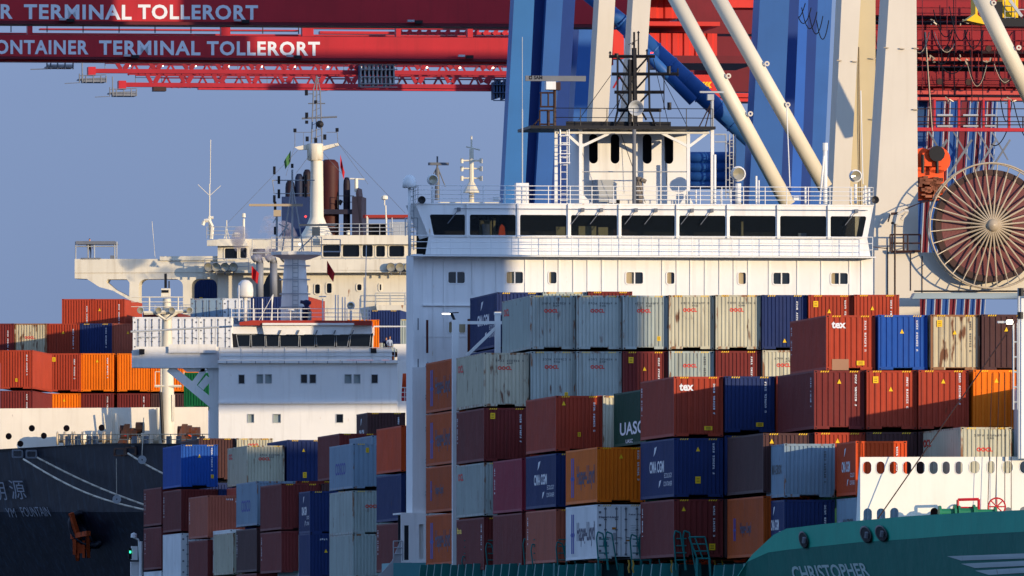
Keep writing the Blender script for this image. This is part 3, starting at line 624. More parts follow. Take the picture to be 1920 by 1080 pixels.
for i, h_ in enumerate(hl):
    w_ = MB().prism([(x + (.04 if x < (h_[0][0] + h_[1][0]) / 2 else -.04) * -1, z) for x, z in h_], -.19, -.18)
    pane = w_.build('bridge_window', mat('bridge_glass', '20262a', .03, var=0), NS)
    MB().prism([(p[0] * 1 + .001, p[1]) for p in rrect(h_[0][0] - .02, h_[1][0] + .02, wz0 - .06, wz0 - .015, .02)], -.32, -.252).build('sill', M['wall'], pane)
g = MATS['bridge_glass']; gn = g.node_tree
tr = gn.nodes.new('ShaderNodeBsdfTransparent'); tr.inputs[0].default_value = (.80, .84, .86, 1)
mx = gn.nodes.new('ShaderNodeMixShader'); mx.inputs[0].default_value = .22
gn.links.new(tr.outputs[0], mx.inputs[1]); gn.links.new(gn.nodes['Principled BSDF'].outputs[0], mx.inputs[2]); gn.links.new(mx.outputs[0], gn.nodes['Material Output'].inputs[0])
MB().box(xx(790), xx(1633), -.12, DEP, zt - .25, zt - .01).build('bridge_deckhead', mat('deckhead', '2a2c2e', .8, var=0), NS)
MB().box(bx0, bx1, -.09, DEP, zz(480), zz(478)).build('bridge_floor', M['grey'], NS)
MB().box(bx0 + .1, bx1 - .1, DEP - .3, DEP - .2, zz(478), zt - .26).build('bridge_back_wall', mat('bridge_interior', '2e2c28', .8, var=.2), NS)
for a, b, t, c_ in ((900, 922, 412, 'wood'), (925, 929, 408, 'wood'), (905, 918, 420, 'lgrey'), (1043, 1060, 425, 'wood'), (1085, 1118, 424, 'wood'), (1122, 1140, 426, 'wood'), (1150, 1180, 430, 'brown'), (1497, 1512, 437, 'lgrey'), (1390, 1394, 415, 'wood')):
    y = 1.6 if c_ != 'lgrey' else 1.2
    MB().box(xx(a, y), xx(b, y), y, y + .35, zz(470, a, y), zz(t, a, y)).build('cabinet', M[c_], NS)
MB().prism(pl([(934, 445), (948, 445), (946, 425), (941, 420), (937, 425)], 1.2), 1.2, 1.35).build('hanging_survival_suit', M['orange'], NS)
wl = MB()
for px in (870.5 + 4.5, 970, 1065, 1160, 1268, 1363, 1457, 1552): wl.box(xx(px) - .05, xx(px) + .05, -.36, -.252, zz(446), zt - .02)
wl.box(xx(777), xx(1637), -.30, -.252, zt - .07, zt).each('mullion', M['wall'], NS)
wp = MB()
wp.tube((xx(850), -.4, zz(393)), (xx(1625), -.4, zz(393)), .018, n=5)
for px in (1070, 1105, 1170, 1207, 1275, 1312, 838, 1583): wp.bar((xx(px + 20), -.42, zz(395)), (xx(px), -.34, zz(421)), .04).box(xx(px + 18), xx(px + 24), -.45, -.3, zz(398), zz(391))
wp.each('window_wiper', M['grey'], NS)
# wing end plates (left one slopes in)
MB().prism([(0, zz(481)), (0, zt), (-.3, zt), (-.3, zz(481))], 0, .1)
sd = MB().add([(xx(777), -.2, zt), (xx(803), -.2, zz(446)), (xx(803), DEP - 1, zz(446)), (xx(777), DEP - 1, zt)], [(0, 1, 2, 3)])
sd.add([(xx(1637), -.2, zt), (xx(1625), -.2, zz(446)), (xx(1625), DEP - 1, zz(446)), (xx(1637), DEP - 1, zt)], [(3, 2, 1, 0)]).each('wing_side_panel', M['wall'], NS)
# wing walkway rails
rl = MB(); yr = -1.0
rail(rl, [(xx(770, yr), yr, zz(480)), (xx(1636, yr), yr, zz(480))], zz(444) - zz(480), 3, .022, 1.15, .022)
rail(rl, [(xx(770, yr), yr, zz(480)), (xx(770, 3), 3, zz(480))], zz(444) - zz(480), 3, .022, 1.2, .022)
rl.box(xx(768), xx(1637), yr - .05, -.1, zz(483), zz(480.5)).build('walkway_rail', M['white'], NS)
# top deck
tr_ = MB(); rail(tr_, [(xx(783), 3.5, zt), (xx(783), -.2, zt), (xx(1636), -.2, zt), (xx(1636), 3.5, zt)], .98, 4, .022, 1.25, .028)
tr_.build('top_deck_rail', M['white'], NS)
MB().box(xx(968), xx(992), .1, .8, zt, zz(344)).build('deck_locker', M['white'], NS)
MB().tube((xx(981), .4, zz(344)), (xx(981), .4, zz(205)), .04).tube((xx(981), .4, zz(205)), (xx(981), .4, zz(70)), .02).build('whip_antenna', M['lgrey'], NS)
# deckhouse on the roof
yd = 4.0; d0, d1 = xx(1087, yd), xx(1292, yd)
ov = [(1104.5, 1121), (1145, 1161.5), (1205, 1222), (1246, 1262.5)]
dh = MB().prism([(d0, zt), (d1, zt), (d1, zz(250, 1200, yd)), (d0, zz(250, 1200, yd))], yd, yd + .1, [rrect(xx(a, yd), xx(b, yd), zz(307, 1200, yd), zz(251.5, 1200, yd), .5, 6) for a, b in ov])
dh.box(d0, d0 + .1, yd + .101, yd + 5, zt, zz(250, 1200, yd)).box(d1 - .1, d1, yd + .101, yd + 5, zt, zz(250, 1200, yd)).box(d0 + .1, d1 - .1, yd + 4.9, yd + 5, zt, zz(250, 1200, yd))
dh.build('deckhouse', M['wall'], NS)
for a, b in ov: MB().box(xx(a, yd) - .1, xx(b, yd) + .1, yd + .6, yd + .65, zz(309, 1200, yd), zz(250, 1200, yd)).build('tall_vent_opening', M['dark'], NS)
cb = MB().box(xx(1111, yd), xx(1148, yd), yd - .5, yd, zz(382), zz(333)); cb.box(xx(1115, yd), xx(1147, yd), yd - .56, yd - .5, zz(380), zz(352)).build('electrical_cabinet', M['lgrey'], NS)
MB().tube((xx(1163), 2.6, zt), (xx(1163), 2.6, zz(372)), .32, n=12).build('coiled_hose_drum', M['black'], NS)
dc = MB().tube((xx(1208), 2.4, zt), (xx(1208), 2.4, zz(352)), .24, n=12).tube((xx(1208), 2.4, zz(352)), (xx(1208), 2.4, zz(336)), .24, .2, n=12).lathe([(0.2, zz(336)), (.26, zz(333)), (.16, zz(329)), (0, zz(328))], (xx(1208), 2.4, 0))
dc.tube((xx(1212), 2.2, zz(334)), (xx(1221), 2.2, zz(338)), .12, n=8).build('covered_compass', mat('tarp_grey', '787068', .8, var=.2), NS)
# monkey island frame with black platform
fm = MB(); yg = 1.2; zp = zz(243, 1200, yg)
for px in (1042.5, 1088.5, 1189, 1290.5, 1335.5): fm.box(xx(px, yg) - .09, xx(px, yg) + .09, yg - .09, yg + .09, zt, zp)
for a, b, c, d in ((1060, 249, 1088, 274), (1145, 249, 1091, 274), (1240, 249, 1289, 274), (1326, 249, 1293, 274)): fm.bar(L_(a, b, yg), L_(c, d, yg), .15)
fm.prism(pl([(1090, 382), (1110, 382), (1091, 362)], yg), yg, yg + .2).prism(pl([(1275, 382), (1300, 382), (1289, 362)], yg), yg, yg + .2)
fm.tube(L_(1045, 249, yg - .1), L_(1330, 249, yg - .1), .07); fm.build('platform_frame', M['white'], NS)
fm = MB(); fm.tube(L_(1088, 322, yg), L_(1290, 322, yg), .035); fm.build('frame_tie_bar', M['lgrey'], NS)
ldr = MB(); ladder(ldr, xx(1051, .6), xx(1063, .6), .6, zt, zz(244)); ladder(ldr, xx(1050, .2), xx(1067, .2), .2, zz(308), zz(243), .03, .8)
for k in range(4): ldr.path([(xx(1049), .6, zz(306 - 17 * k)), (xx(1049), -.1, zz(306 - 17 * k)), (xx(1068), -.1, zz(306 - 17 * k)), (xx(1068), .6, zz(306 - 17 * k))], .03)
ldr.build('caged_ladder', M['white'], NS)
pf = MB().box(xx(993, .6), xx(1340, .6), .2, 6, zp, zp + .16)
rail(pf, [(xx(1040), .3, zp + .1), (xx(1338), .3, zp + .1)], zz(208) - zz(243), 2, .022, 1.6, .025)
pf.build('black_platform', M['black'], NS)
MB().box(xx(1071), xx(1268), 2.2, 2.35, zp + .16, zz(225)).build('black_windbreak', M['black'], NS)
# lattice mast
ms = MB(); ym = 2.0
def T(a, b, c, d, r=.06, y=ym): ms.tube(L_(a, b, y), L_(c, d, y), r, n=6)
T(1181, 245, 1181, 112, .12); T(1191, 245, 1189, 90, .14); T(1189, 60, 1189, 90, .06)
T(1158, 208, 1158, 104, .06); T(1218, 208, 1216, 104, .06)
for z, a, b in ((105, 1142, 1228), (138, 1147, 1272), (172, 1152, 1245), (206, 1160, 1240)): T(a, z, b, z, .08 if z < 210 else .05); T(a, z + 3, b, z + 3, .03, ym + .6)
for a, b, c, d in ((1160, 108, 1180, 137), (1214, 108, 1190, 135), (1160, 141, 1180, 171), (1215, 142, 1190, 170), (1160, 175, 1182, 205), (1215, 176, 1192, 200), (1182, 190, 1150, 243), (1192, 190, 1212, 225), (1218, 208, 1232, 243), (1158, 208, 1150, 243), (1192, 225, 1200, 243)): T(a, b, c, d, .06)
T(1197, 108, 1197, 60, .045); T(1197, 74, 1178, 84, .02)
for a, b in ((1197, 58), (1187, 80), (1144, 96), (1213, 92)): ms.tube(L_(a, b + 4, ym), L_(a, b, ym), .1, .02, n=6)
T(1144, 105, 1144, 97, .04); T(1213, 105, 1213, 93, .04)
for px, a, b in ((1254, 124, 138), (1255, 192, 206), (1156, 100, 106)): ms.tube(L_(px, a, ym), L_(px, b, ym), .12, n=8)
T(1271, 128, 1271, 143, .05); T(1245, 140, 1245, 206, .03)
ms.build('signal_mast', M['black'], NS)
st = MB()
for a, b, c, d in ((1146, 140, 1085, 225), (1180, 110, 1150, 240), (1240, 140, 1290, 240), (1225, 110, 1255, 240), (1162, 245, 1210, 380), (1245, 245, 1250, 348), (1200, 130, 1120, 250)): st.tube(L_(a, b, 1.5), L_(c, d, 1.5), .018, n=4)
st.build('mast_stays', M['black'], NS)
hn = MB().lathe([(.0, .25), (.12, .2), (.16, 0), (.42, -.35), (.44, -.36), (.3, -.1), (0, -.05)], (xx(1191, 1.5), 1.5, zz(201)), 'y'); hn.build('horn', M['lgrey'], NS, True)
MB().tube(L_(1222, 100, ym), L_(1222, 98, ym), .08).build('red_mast_lamp', M['rlamp'], NS)
MB().tube((xx(1189, -.2), -.2, zt), (xx(1189, -.2), -.2, zz(243)), .11, n=10).build('pipe_column', M['grey'], NS)
# radars
def radar(px, base, top, x0, x1, zs, thick, r, y, name=True):
    MB().tube(L_(px, base, y), L_(px, top + 15, y), r, n=8).box(xx(px, y) - .3, xx(px, y) + .3, y - .3, y + .3, zz(top + 15, px), zz(top, px)).build('radar_pedestal', M['lgrey'] if thick < .3 else M['brown'], NS)
    s_ = MB().box(xx(x0, y), xx(x1, y), y - .12, y + .12, zz(zs, px) - thick / 2, zz(zs, px) + thick / 2).build('radar_scanner', M['lgrey'] if thick < .3 else M['grey'], NS); return s_
radar(1040, 243, 152, 985, 1098, 145, .3, .09, 1.5)
MB().box(xx(1029), xx(1047), 1.1, 1.9, zz(167), zz(152)).build('radar_gearbox', M['white'], NS)
text('SAM', flat(xx(1001, 1.37), xx(1017, 1.37), zz(147.8), zz(141.2), 1.37), M['black'], NS, .04)
MB().prism(rrect(xx(992, 1.37), xx(998, 1.37), zz(148), zz(141), .03), 1.368, 1.372, [rrect(xx(993.5, 1.37), xx(996.5, 1.37), zz(146), zz(143), .02)]).build('emblem', M['black'], NS)
MB().tube(L_(1335, 243, 1.5), L_(1335, 180, 1.5), .1).box(xx(1326, 1.5), xx(1338, 1.5), 1.3, 1.7, zz(185), zz(174)).box(xx(1312, 1.5), xx(1357, 1.5), 1.4, 1.6, zz(171.5), zz(168)).build('small_radar', M['lgrey'], NS)
lt = MB()
for px in (1014, 1028, 1040): lt.tube(L_(px, 200, 1.5), L_(px, 174, 1.5), .05)
for z in (200, 174, 207, 233): lt.tube(L_(1012, z, 1.5), L_(1040, z, 1.5), .05)
lt.tube(L_(1012, 207, 1.5), L_(1012, 243, 1.5), .05).tube(L_(1012, 222, 1.5), L_(993, 243, 1.5), .04).tube(L_(1028, 207, 1.5), L_(1028, 243, 1.5), .09).tube(L_(1335, 190, 1.5), L_(1310, 240, 1.5), .035).tube(L_(1335, 190, 1.5), L_(1322, 240, 1.5), .035)
lt.build('light_rack', M['brown'], NS)
# searchlights, posts, small deck gear
def searchlight(px, zc, r, y=.6, parent=NS, face=-1, F=NF, zbase=None):
    c = F.l(px, zc, y); zb_ = F.l(px, zbase or 382, y).z
    b_ = MB().tube((c.x, y, zb_), (c.x, y, c.z - r * 1.5), .17 if r > .3 else .08, n=10).ring((c.x, y, c.z), r * 1.12, .035, 'y', 16, 5)
    b_ = b_.build('searchlight', M['white'], parent)
    MB().lathe([(0, .35), (r * .6, .33), (r, .1), (r, -.28), (r * .92, -.30)], (c.x, y, c.z), 'y', 18).build('lamp_housing', M['white'] if face < 0 else M['black'], b_, True)
    MB().lathe([(r * .92, -.27), (0, -.2)], (c.x, y, c.z), 'y', 18).build('lens', M['lens'], b_)
searchlight(1384, 326, .36); searchlight(1604, 330, .3); searchlight(811, 337, .26)
gear = MB()
gear.tube(L_(1547, 382, .5), L_(1547, 282, .5), .13, n=8).tube(L_(1547, 282, .5), L_(1547, 268, .5), .16, n=8).tube(L_(1537, 382, .3), L_(1545, 292, .3), .06)
gear.tube(L_(1618, 345, .8), L_(1614, 170, .8), .03).tube(L_(1481, 350, .6), L_(1475, 200, .6), .03)
for px, t, r in ((1370, 355, .05), (1340, 290, .09), (1305, 355, .05), (1418, 330, .06), (1423, 338, .04), (1510, 350, .06), (1595, 350, .06), (1622, 348, .07), (1629, 352, .07), (1352, 355, .05)): gear.tube(L_(px, 382, .7), L_(px, t, .7), r)
gear.each('deck_post', M['white'], NS)
mb = MB().tube(L_(768, 480, .6), L_(768, 352, .6), .09).lathe([(0, .72), (.18, .68), (.34, .5), (.4, .25), (.4, 0), (.34, -.02), (0, -.02)], (xx(768, .6), .6, zz(351, 768)), 'z', 20)
mb.build('satellite_dome', M['white'], NS, True)
mb = MB(); ladder(mb, xx(771), xx(779), .8, zz(470), zz(345)); rail(mb, [(xx(760, .8), .8, zz(443)), (xx(783, .8), .8, zz(443))], 1, 2); mb.build('dome_ladder', M['lgrey'], NS)
ll = MB()
for px, z in ((1496, 370), (933, 373), (1150, 376)): ll.box(xx(px) - .2, xx(px) + .2, .3, .6, zz(z + 4), zz(z - 3))
ll.each('floodlight_box', M['white'], NS)
for px in (1640, 790):
    p = L_(px, 375, -.3); MB().lathe([(0, .2), (.12, .15), (.2, -.2), (.22, -.25), (0, -.2)], tuple(p), 'y', 12).build('wing_floodlight', M['black'], NS)
# masts on the deck behind
for px, b, t, n_, ck in ((884, 380, 255, 'after_mast', 'cream'), (820, 345, 293, 'after_radar_mast', 'grey')):
    m_ = MB(); m_.tube(L_(px, b + 30, 9), L_(px, t + 25, 9), .16, .12, n=8).tube(L_(px, t + 25, 9), L_(px, t, 9), .05)
    if px == 884:
        for z, w_ in ((301, 18), (316, 18), (334, 18)):
            m_.tube(L_(px - w_, z, 9), L_(px + w_, z, 9), .05)
            for s_ in (-w_, w_): m_.tube(L_(px + s_, z - 4, 9), L_(px + s_, z + 5, 9), .09)
        m_.tube(L_(px - 10, 275, 9), L_(px + 16, 281, 9), .04); m_.lathe([(.5, zz(352)), (.3, zz(340)), (.12, zz(330))], (xx(px, 9), 9, 0), 'z', 10)
        m_.box(xx(px - 62, 9), xx(px + 55, 9), 8.8, 9.2, zz(375), zz(370))
    else: m_.box(xx(803, 9), xx(841, 9), 8.85, 9.15, zz(300), zz(295)).tube(L_(px, 312, 9), L_(px - 9, 330, 9), .03).tube(L_(px, 312, 9), L_(px + 15, 350, 9), .03)
    m_.build(n_, M[ck], NS)
# --- bow: hull, breakwater
def hull(name, rows, matn, parent, fr, thick=3.0):
    """rows: list of point lists (px,py,y) from rail to waterline; closed with a shell behind"""
    n = len(rows[0]); vs = []
    for r_ in rows: vs += [tuple(fr.l(*p)) for p in r_]
    k = len(vs); vs += [(v[0] + .35, v[1] + thick, v[2]) for v in vs]
    fs = []
    for j in range(len(rows) - 1):
        for i in range(n - 1):
            a = j * n + i; fs.append((a, a + n, a + n + 1, a + 1)); fs.append((k + a, k + a + 1, k + a + n + 1, k + a + n))
    m_ = len(rows)
    for i in range(n - 1): fs.append((i, i + 1, k + i + 1, k + i)); b = (m_ - 1) * n + i; fs.append((b, k + b, k + b + 1, b + 1))
    for j in range(m_ - 1): a = j * n; fs.append((a, k + a, k + a + n, a + n)); b = a + n - 1; fs.append((b, b + n, k + b + n, k + b))
    return MB().add(vs, fs).build(name, matn, parent)
BW = 5.0
def bw(px, py): # bow shell depth: nearer to the right
    return -112 - (px - 1380) * .085
top = [(1374, 1092), (1410, 1040), (1450, 1003), (1475, 991), (1540, 983), (1612, 976), (1700, 968), (1800, 962), (1900, 957), (1990, 953)]
kn = [(1374, 1096), (1400, 1054), (1440, 1036), (1475, 1031), (1540, 1024), (1612, 1016.5), (1700, 1011), (1800, 1003), (1900, 998), (1990, 993)]
lo = [(1374, 1100), (1395, 1110), (1440, 1110), (1475, 1110), (1540, 1110), (1612, 1110), (1700, 1110), (1800, 1110), (1900, 1110), (1990, 1110)]
wlp = [(px + 150, 1640) for px, _ in lo]
row = lambda L2, off: [(px, py, bw(px, py) + off) for px, py in L2]
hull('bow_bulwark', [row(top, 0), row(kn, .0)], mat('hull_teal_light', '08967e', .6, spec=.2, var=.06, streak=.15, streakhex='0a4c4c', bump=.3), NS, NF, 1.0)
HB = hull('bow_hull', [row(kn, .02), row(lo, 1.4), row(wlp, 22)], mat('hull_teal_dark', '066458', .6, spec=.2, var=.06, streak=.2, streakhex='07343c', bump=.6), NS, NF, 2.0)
def onhull(px, py, off):
    k_ = next(((a, b) for a, b in zip(kn, kn[1:]) if a[0] <= px <= b[0]), (kn[-2], kn[-1])); ky = k_[0][1] + (k_[1][1] - k_[0][1]) * (px - k_[0][0]) / (k_[1][0] - k_[0][0])
    return tuple(L_(px, py, bw(px, py) + off + max(0, py - ky) * 1.4 / (1110 - ky)))
for (cx, cy, rx, ry, tilt) in ((1506, 1012, 7.5, 14.5, .35), (1623, 1002, 9.5, 14.5, .45), (1652, 1000, 10, 14, .5)):
    def el(s, o, n=22): return [onhull(cx + s * (rx * math.cos(t) + tilt * .5 * ry * math.sin(t) ), cy + s * ry * math.sin(t), o) for t in [2 * math.pi * i / n for i in range(n)]]
    a, b = el(1.12, -.32), el(.92, -.38); n = 22
    rg = MB().add(a + b + el(1.12, .1), [(i, (i + 1) % n, n + (i + 1) % n, n + i) for i in range(n)] + [(2 * n + i, 2 * n + (i + 1) % n, (i + 1) % n, i) for i in range(n)])
    f = rg.build('mooring_fairlead', M['black'], NS, True)
    MB().add(el(.94, -.34), [tuple(range(n))]).build('opening', M['dark'], f)
    MB().tube(onhull(cx + 2, cy + 6, -.5), onhull(cx + 3, cy - 4, -.5), .12, n=8).build('roller', M['grey'], f)
def bowtext(body, x0, x1, ya, yb_, h0, h1, slant, m_):
    text(body, lambda a, b: onhull(x0 + (x1 - x0) * a + slant * (1 - b) , (ya + (yb_ - ya) * a) - (h0 + (h1 - h0) * a) * b, -.12), m_, NS, .02)
bowtext('CHRISTOPHER', 1481, 1622, 1093, 1080, 31, 25, 10, mat('lettering_greenish', '9cb4b0', .5, var=0))
for k, (xa, ya) in enumerate(((1776, 1043), (1802, 1057), (1828, 1070))):
    MB().add([onhull(xa, ya, -.12), onhull(xa + 26, ya + 8, -.12), onhull(1990, ya + 2 - k, -.12), onhull(1990, ya - 8 - k, -.12)], [(0, 1, 2, 3)]).build('hull_stripe', mat('stripe_pale', 'a4b4b4', .5, var=.05, rust=.06), NS)
yb2 = -128
oval = [(1626, 877, 8, 12), (1651, 877, 8, 12), (1675.5, 877, 8, 12), (1701, 877, 8, 12), (1726, 877, 8, 12), (1750.5, 877, 8, 12), (1774, 877, 7, 12), (1798, 877, 7, 12), (1827, 876, 10, 12), (1858, 876, 7, 12), (1889, 876, 10, 12), (1922, 876, 10, 12),
        (1627, 966, 8, 13), (1652, 966, 8, 13), (1677, 965, 8, 13), (1752, 964, 7.5, 12), (1890, 961, 8, 10), (1920, 960, 8, 10)]
def ovp(cx, cy, rx, ry): return rrect(L_(cx - rx, 0, yb2).x, L_(cx + rx, 0, yb2).x, L_(cx, cy + ry, yb2).z, L_(cx, cy - ry, yb2).z, L_(cx + rx, 0, yb2).x - L_(cx, 0, yb2).x, 6)
MB().prism([tuple((L_(px, py, yb2).x, L_(px, py, yb2).z)) for px, py in ((1613, 1030), (1990, 1020), (1990, 856), (1613, 857))], yb2, yb2 + .12, [ovp(*o) for o in oval]).build('breakwater', mat('breakwater_white', 'ddd8cc', .55, var=.03, streak=.15, streakhex='b4a890', bump=.25), NS)
MB().add([tuple(L_(1613, 857, yb2)), tuple(L_(1613, 1030, yb2)), tuple(L_(1603, 1030, yb2 + 2.5)), tuple(L_(1609, 895, yb2 + 2.5))], [(0, 1, 2, 3)]).build('breakwater_return', M['wall'], NS)
for o in oval[:12]: 
    f = MB().prism([(x * 1, z) for x, z in ovp(o[0], o[1], o[2] + .8, o[3] + .8)], yb2 - .02, yb2 - .005, [ovp(o[0], o[1], o[2] - .2, o[3] - .2)]).build('opening_rim', M['wall'], NS)
MB().prism([tuple((L_(px, py, yb2).x, L_(px, py, yb2).z)) for px, py in ((1800, 1030), (1990, 1030), (1990, 905), (1815, 905))], yb2 + 4, yb2 + 4.2).build('store_bulkhead', M['grey'], NS)
# deck machinery and rails behind the bulwark
ww = MB(); y = yb2 - 2
rl2 = MB().path([L_(1796, 966, y), L_(1796, 937, y), L_(1835, 936, y), L_(1835, 960, y)], .07).path([L_(1796, 952, y), L_(1835, 952, y)], .05); rl2.build('winch_guard_rail', M['red'], NS)
wh = MB().ring(tuple(L_(1869, 950, y)), .4, .04, 'y', 20, 5)
for i in range(4): c = L_(1869, 950, y); t = math.pi * i / 4; wh.tube((c.x - .4 * math.cos(t), y, c.z - .4 * math.sin(t)), (c.x + .4 * math.cos(t), y, c.z + .4 * math.sin(t)), .03)
wh.build('brake_wheel', M['red'], NS)
for px, r in ((1780, .35), (1808, .4), (1848, .3)):
    c = L_(px, 962, y); ww.lathe([(.0, -.5), (r, -.5), (r, -.4), (r * .6, -.4), (r * .6, .4), (r, .4), (r, .5), (0, .5)], (c.x, y, c.z), 'x', 14)
ww.build('windlass', mat('winch_green', '1c6c4c', .5, var=.15), NS)
# foremast at the frame edge and white stays
fmn = MB().box(L_(1911, 0, yb2).x, L_(1950, 0, yb2).x, yb2 - .6, yb2 - .1, L_(1911, 860, yb2).z, L_(1911, 560, yb2).z).build('foremast', M['wall'], NS)
fg = MB(); yf = yb2 - .7; ladder(fg, L_(1900, 0, yf).x, L_(1908, 0, yf).x, yf, L_(1900, 768, yf).z, L_(1900, 605, yf).z, .05, .7)
fg.tube(L_(1910, 860, yf), L_(1910, 540, yf), .06).box(L_(1870, 0, yf).x, L_(1900, 0, yf).x, yf - .1, yf + .1, L_(1880, 606, yf).z, L_(1880, 602, yf).z).build('foremast_ladder', M['lgrey'], NS)
MB().box(L_(1888, 0, yf).x, L_(1897, 0, yf).x, yf - .3, yf + .1, L_(1880, 608, yf).z, L_(1880, 600, yf).z).build('foremast_lamp', M['lamp'], NS)
MB().tube(L_(1913, 598, yf), L_(1913, 585, yf), .14).tube(L_(1914, 555, yf), L_(1914, 540, yf), .14).build('navigation_light', M['black'], NS)
ws = MB().tube(L_(1645, 974, yf), L_(1905, 600, yf - 3), .03, n=4)
for px in (1852, 1866, 1884, 1896): ws.tube(L_(px, 955, yf), L_(px + (8 if px < 1880 else 0), 700, yf), .018, n=4)
ws.build('stay_wires', M['brown'], NS)
# --- white lashing frame with floodlight
lf = MB(); y = -17
def LB(a, b, c, d, w_): lf.bar(L_(a, b, y), L_(c, d, y), w_)
LB(854, 1060, 854, 600, .36); LB(933, 700, 933, 590, .3); LB(850, 605, 943, 605, .17); LB(874, 668, 930, 614, .16)
LB(933, 590, 933, 585, .36); lf.build('white_lashing_frame', M['wall'], NS)
MB().bar(L_(852, 600, y), L_(846, 587, y), .14).tube(L_(843, 587, y), L_(860, 586, y), .03).build('lamp_bracket', M['black'], NS)
MB().bar(L_(829, 588.5, y), L_(844, 588.5, y), .07).build('tube_floodlight', M['lamp'], NS)
MB().bar(L_(801, 662, -1), L_(801, 600, -1), .12).bar(L_(879, 660, -1), L_(879, 598, -1), .14).build('rusty_pillar', mat('rust_pillar', '5c2c20', .8, var=.2), NS)
# --- teal stanchions, hatch coaming and gratings under the outboard stacks
dk = MB()
for Y_, px in ((B0, 805), (B1, 862), (B2, 927), (B3, 992), (B4, 1064), (BC, 1208), (BD, 1369)):
    ya = (Y_ - 748) / math.cos(TH)
    xa = L_(px, 1050, ya + 12).x
pts = [(790, B0 + 14), (850, B0), (910, B1), (978, B2), (1042, B3), (1120, B4), (1264, BC), (1420, BD)]
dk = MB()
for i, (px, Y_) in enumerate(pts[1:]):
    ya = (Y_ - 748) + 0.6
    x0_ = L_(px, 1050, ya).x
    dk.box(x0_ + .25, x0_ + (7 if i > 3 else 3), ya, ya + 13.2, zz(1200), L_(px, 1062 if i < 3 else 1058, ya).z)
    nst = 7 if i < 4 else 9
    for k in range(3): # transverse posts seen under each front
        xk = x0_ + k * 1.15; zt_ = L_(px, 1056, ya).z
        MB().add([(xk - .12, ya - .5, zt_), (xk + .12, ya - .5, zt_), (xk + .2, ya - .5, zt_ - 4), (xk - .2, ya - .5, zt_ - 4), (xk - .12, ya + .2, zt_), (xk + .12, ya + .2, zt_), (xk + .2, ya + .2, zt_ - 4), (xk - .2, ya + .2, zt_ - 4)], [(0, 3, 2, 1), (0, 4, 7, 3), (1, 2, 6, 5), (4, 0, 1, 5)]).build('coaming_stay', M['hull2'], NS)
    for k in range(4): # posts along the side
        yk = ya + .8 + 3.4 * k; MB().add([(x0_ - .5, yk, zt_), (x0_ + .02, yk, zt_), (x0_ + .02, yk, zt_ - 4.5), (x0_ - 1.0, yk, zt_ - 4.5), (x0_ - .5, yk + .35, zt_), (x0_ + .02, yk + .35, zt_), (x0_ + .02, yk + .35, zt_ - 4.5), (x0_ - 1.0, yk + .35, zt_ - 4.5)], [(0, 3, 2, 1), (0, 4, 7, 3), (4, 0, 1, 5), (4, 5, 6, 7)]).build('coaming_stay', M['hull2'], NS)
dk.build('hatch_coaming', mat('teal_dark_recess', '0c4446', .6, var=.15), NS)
gr = []
for px, Y_, tp in ((915, B1 - .9, 1018), (985, B2 - .9, 1010), (1047, B3 - .9, 1016), (1123, B4 - .9, 997), (1186, B4 - 1.2, 1002), (1204, B4 - 1.2, 1000), (1268, BC - 1, 995), (1000, B3 + 8, 1020), (870, B1 + 8, 1043)):
    ya = Y_ - 748; r_ = MB(); c = L_(px, 1050, ya)
    zt2 = L_(px, tp, ya).z
    for dx in (0, .45): r_.path([(c.x + dx, ya, c.z - .5), (c.x + dx - .12, ya, zt2 - .3), (c.x + dx - .05, ya, zt2), (c.x + dx + .2, ya, zt2 - .1), (c.x + dx + .5, ya, c.z - .5)], .04)
    for k in range(4): r_.tube((c.x, ya, c.z + k * .35), (c.x + .5, ya, c.z + k * .35), .03)
    r_.build('lashing_ladder', M['hull2'], NS)
y = BC - 748 - 1.2; gr_ = MB()
A = [L_(1292, 1007, y), L_(1322, 1007, y), L_(1330, 1047, y), L_(1307, 1047, y)]
gr_.path(A + [A[0]], .045)
for t in (.33, .66): gr_.tube(A[0].lerp(A[3], t), A[1].lerp(A[2], t), .035)
gr_.path([A[0] + Vector((.28, 0, 0)), A[3] + Vector((.28, 0, 0))], .035).path([L_(1307, 1047, y), L_(1307, 1090, y)], .09).path([L_(1330, 1047, y), L_(1333, 1090, y)], .07)
gr_.build('leaning_gate', M['hull2'], NS)
lk = MB()
for px in (1178, 1186, 1339, 1353, 1258): 
    for k in range(3): lk.bar(L_(px + (k % 2) * 2, 1050 + 8 * k, y + 1), L_(px + ((k + 1) % 2) * 2, 1058 + 8 * k, y + 1), .07)
lk.build('turnbuckles', mat('turnbuckle_yellow', 'a8841c', .5, var=.2), NS)
# hull below the deck: long teal side down to the water
def hp(px, Y_, z): v = L_(px, 1000, Y_ - 748); return (v.x, v.y, z - NF.O.z)
hs = MB(); K = 2.2e6; ys = [628, 655, 700, 748, 800, 850, 912]
hx = [L_((K / Y_) - 2181 - 14, 1000, Y_ - 748) for Y_ in ys]
vs = [(p.x, p.y, zz(1092, 1200, p.y)) for p in hx] + [(p.x + 1.5, p.y, -NF.O.z - 2) for p in hx] + [(p.x + 29, p.y, zz(1092, 1200, p.y)) for p in hx] + [(p.x + 28, p.y, -NF.O.z - 2) for p in hx]; n = len(ys)
fs = []
for i in range(n - 1): fs += [(i, i + 1, n + i + 1, n + i), (i, 2 * n + i, 2 * n + i + 1, i + 1), (2 * n + i, 3 * n + i, 3 * n + i + 1, 2 * n + i + 1)]
fs += [(0, n, 3 * n, 2 * n), (n - 1, 3 * n - 1, 4 * n - 1, 2 * n - 1)]
hs.add(vs, fs).build('hull_side', M['teal'], NS)
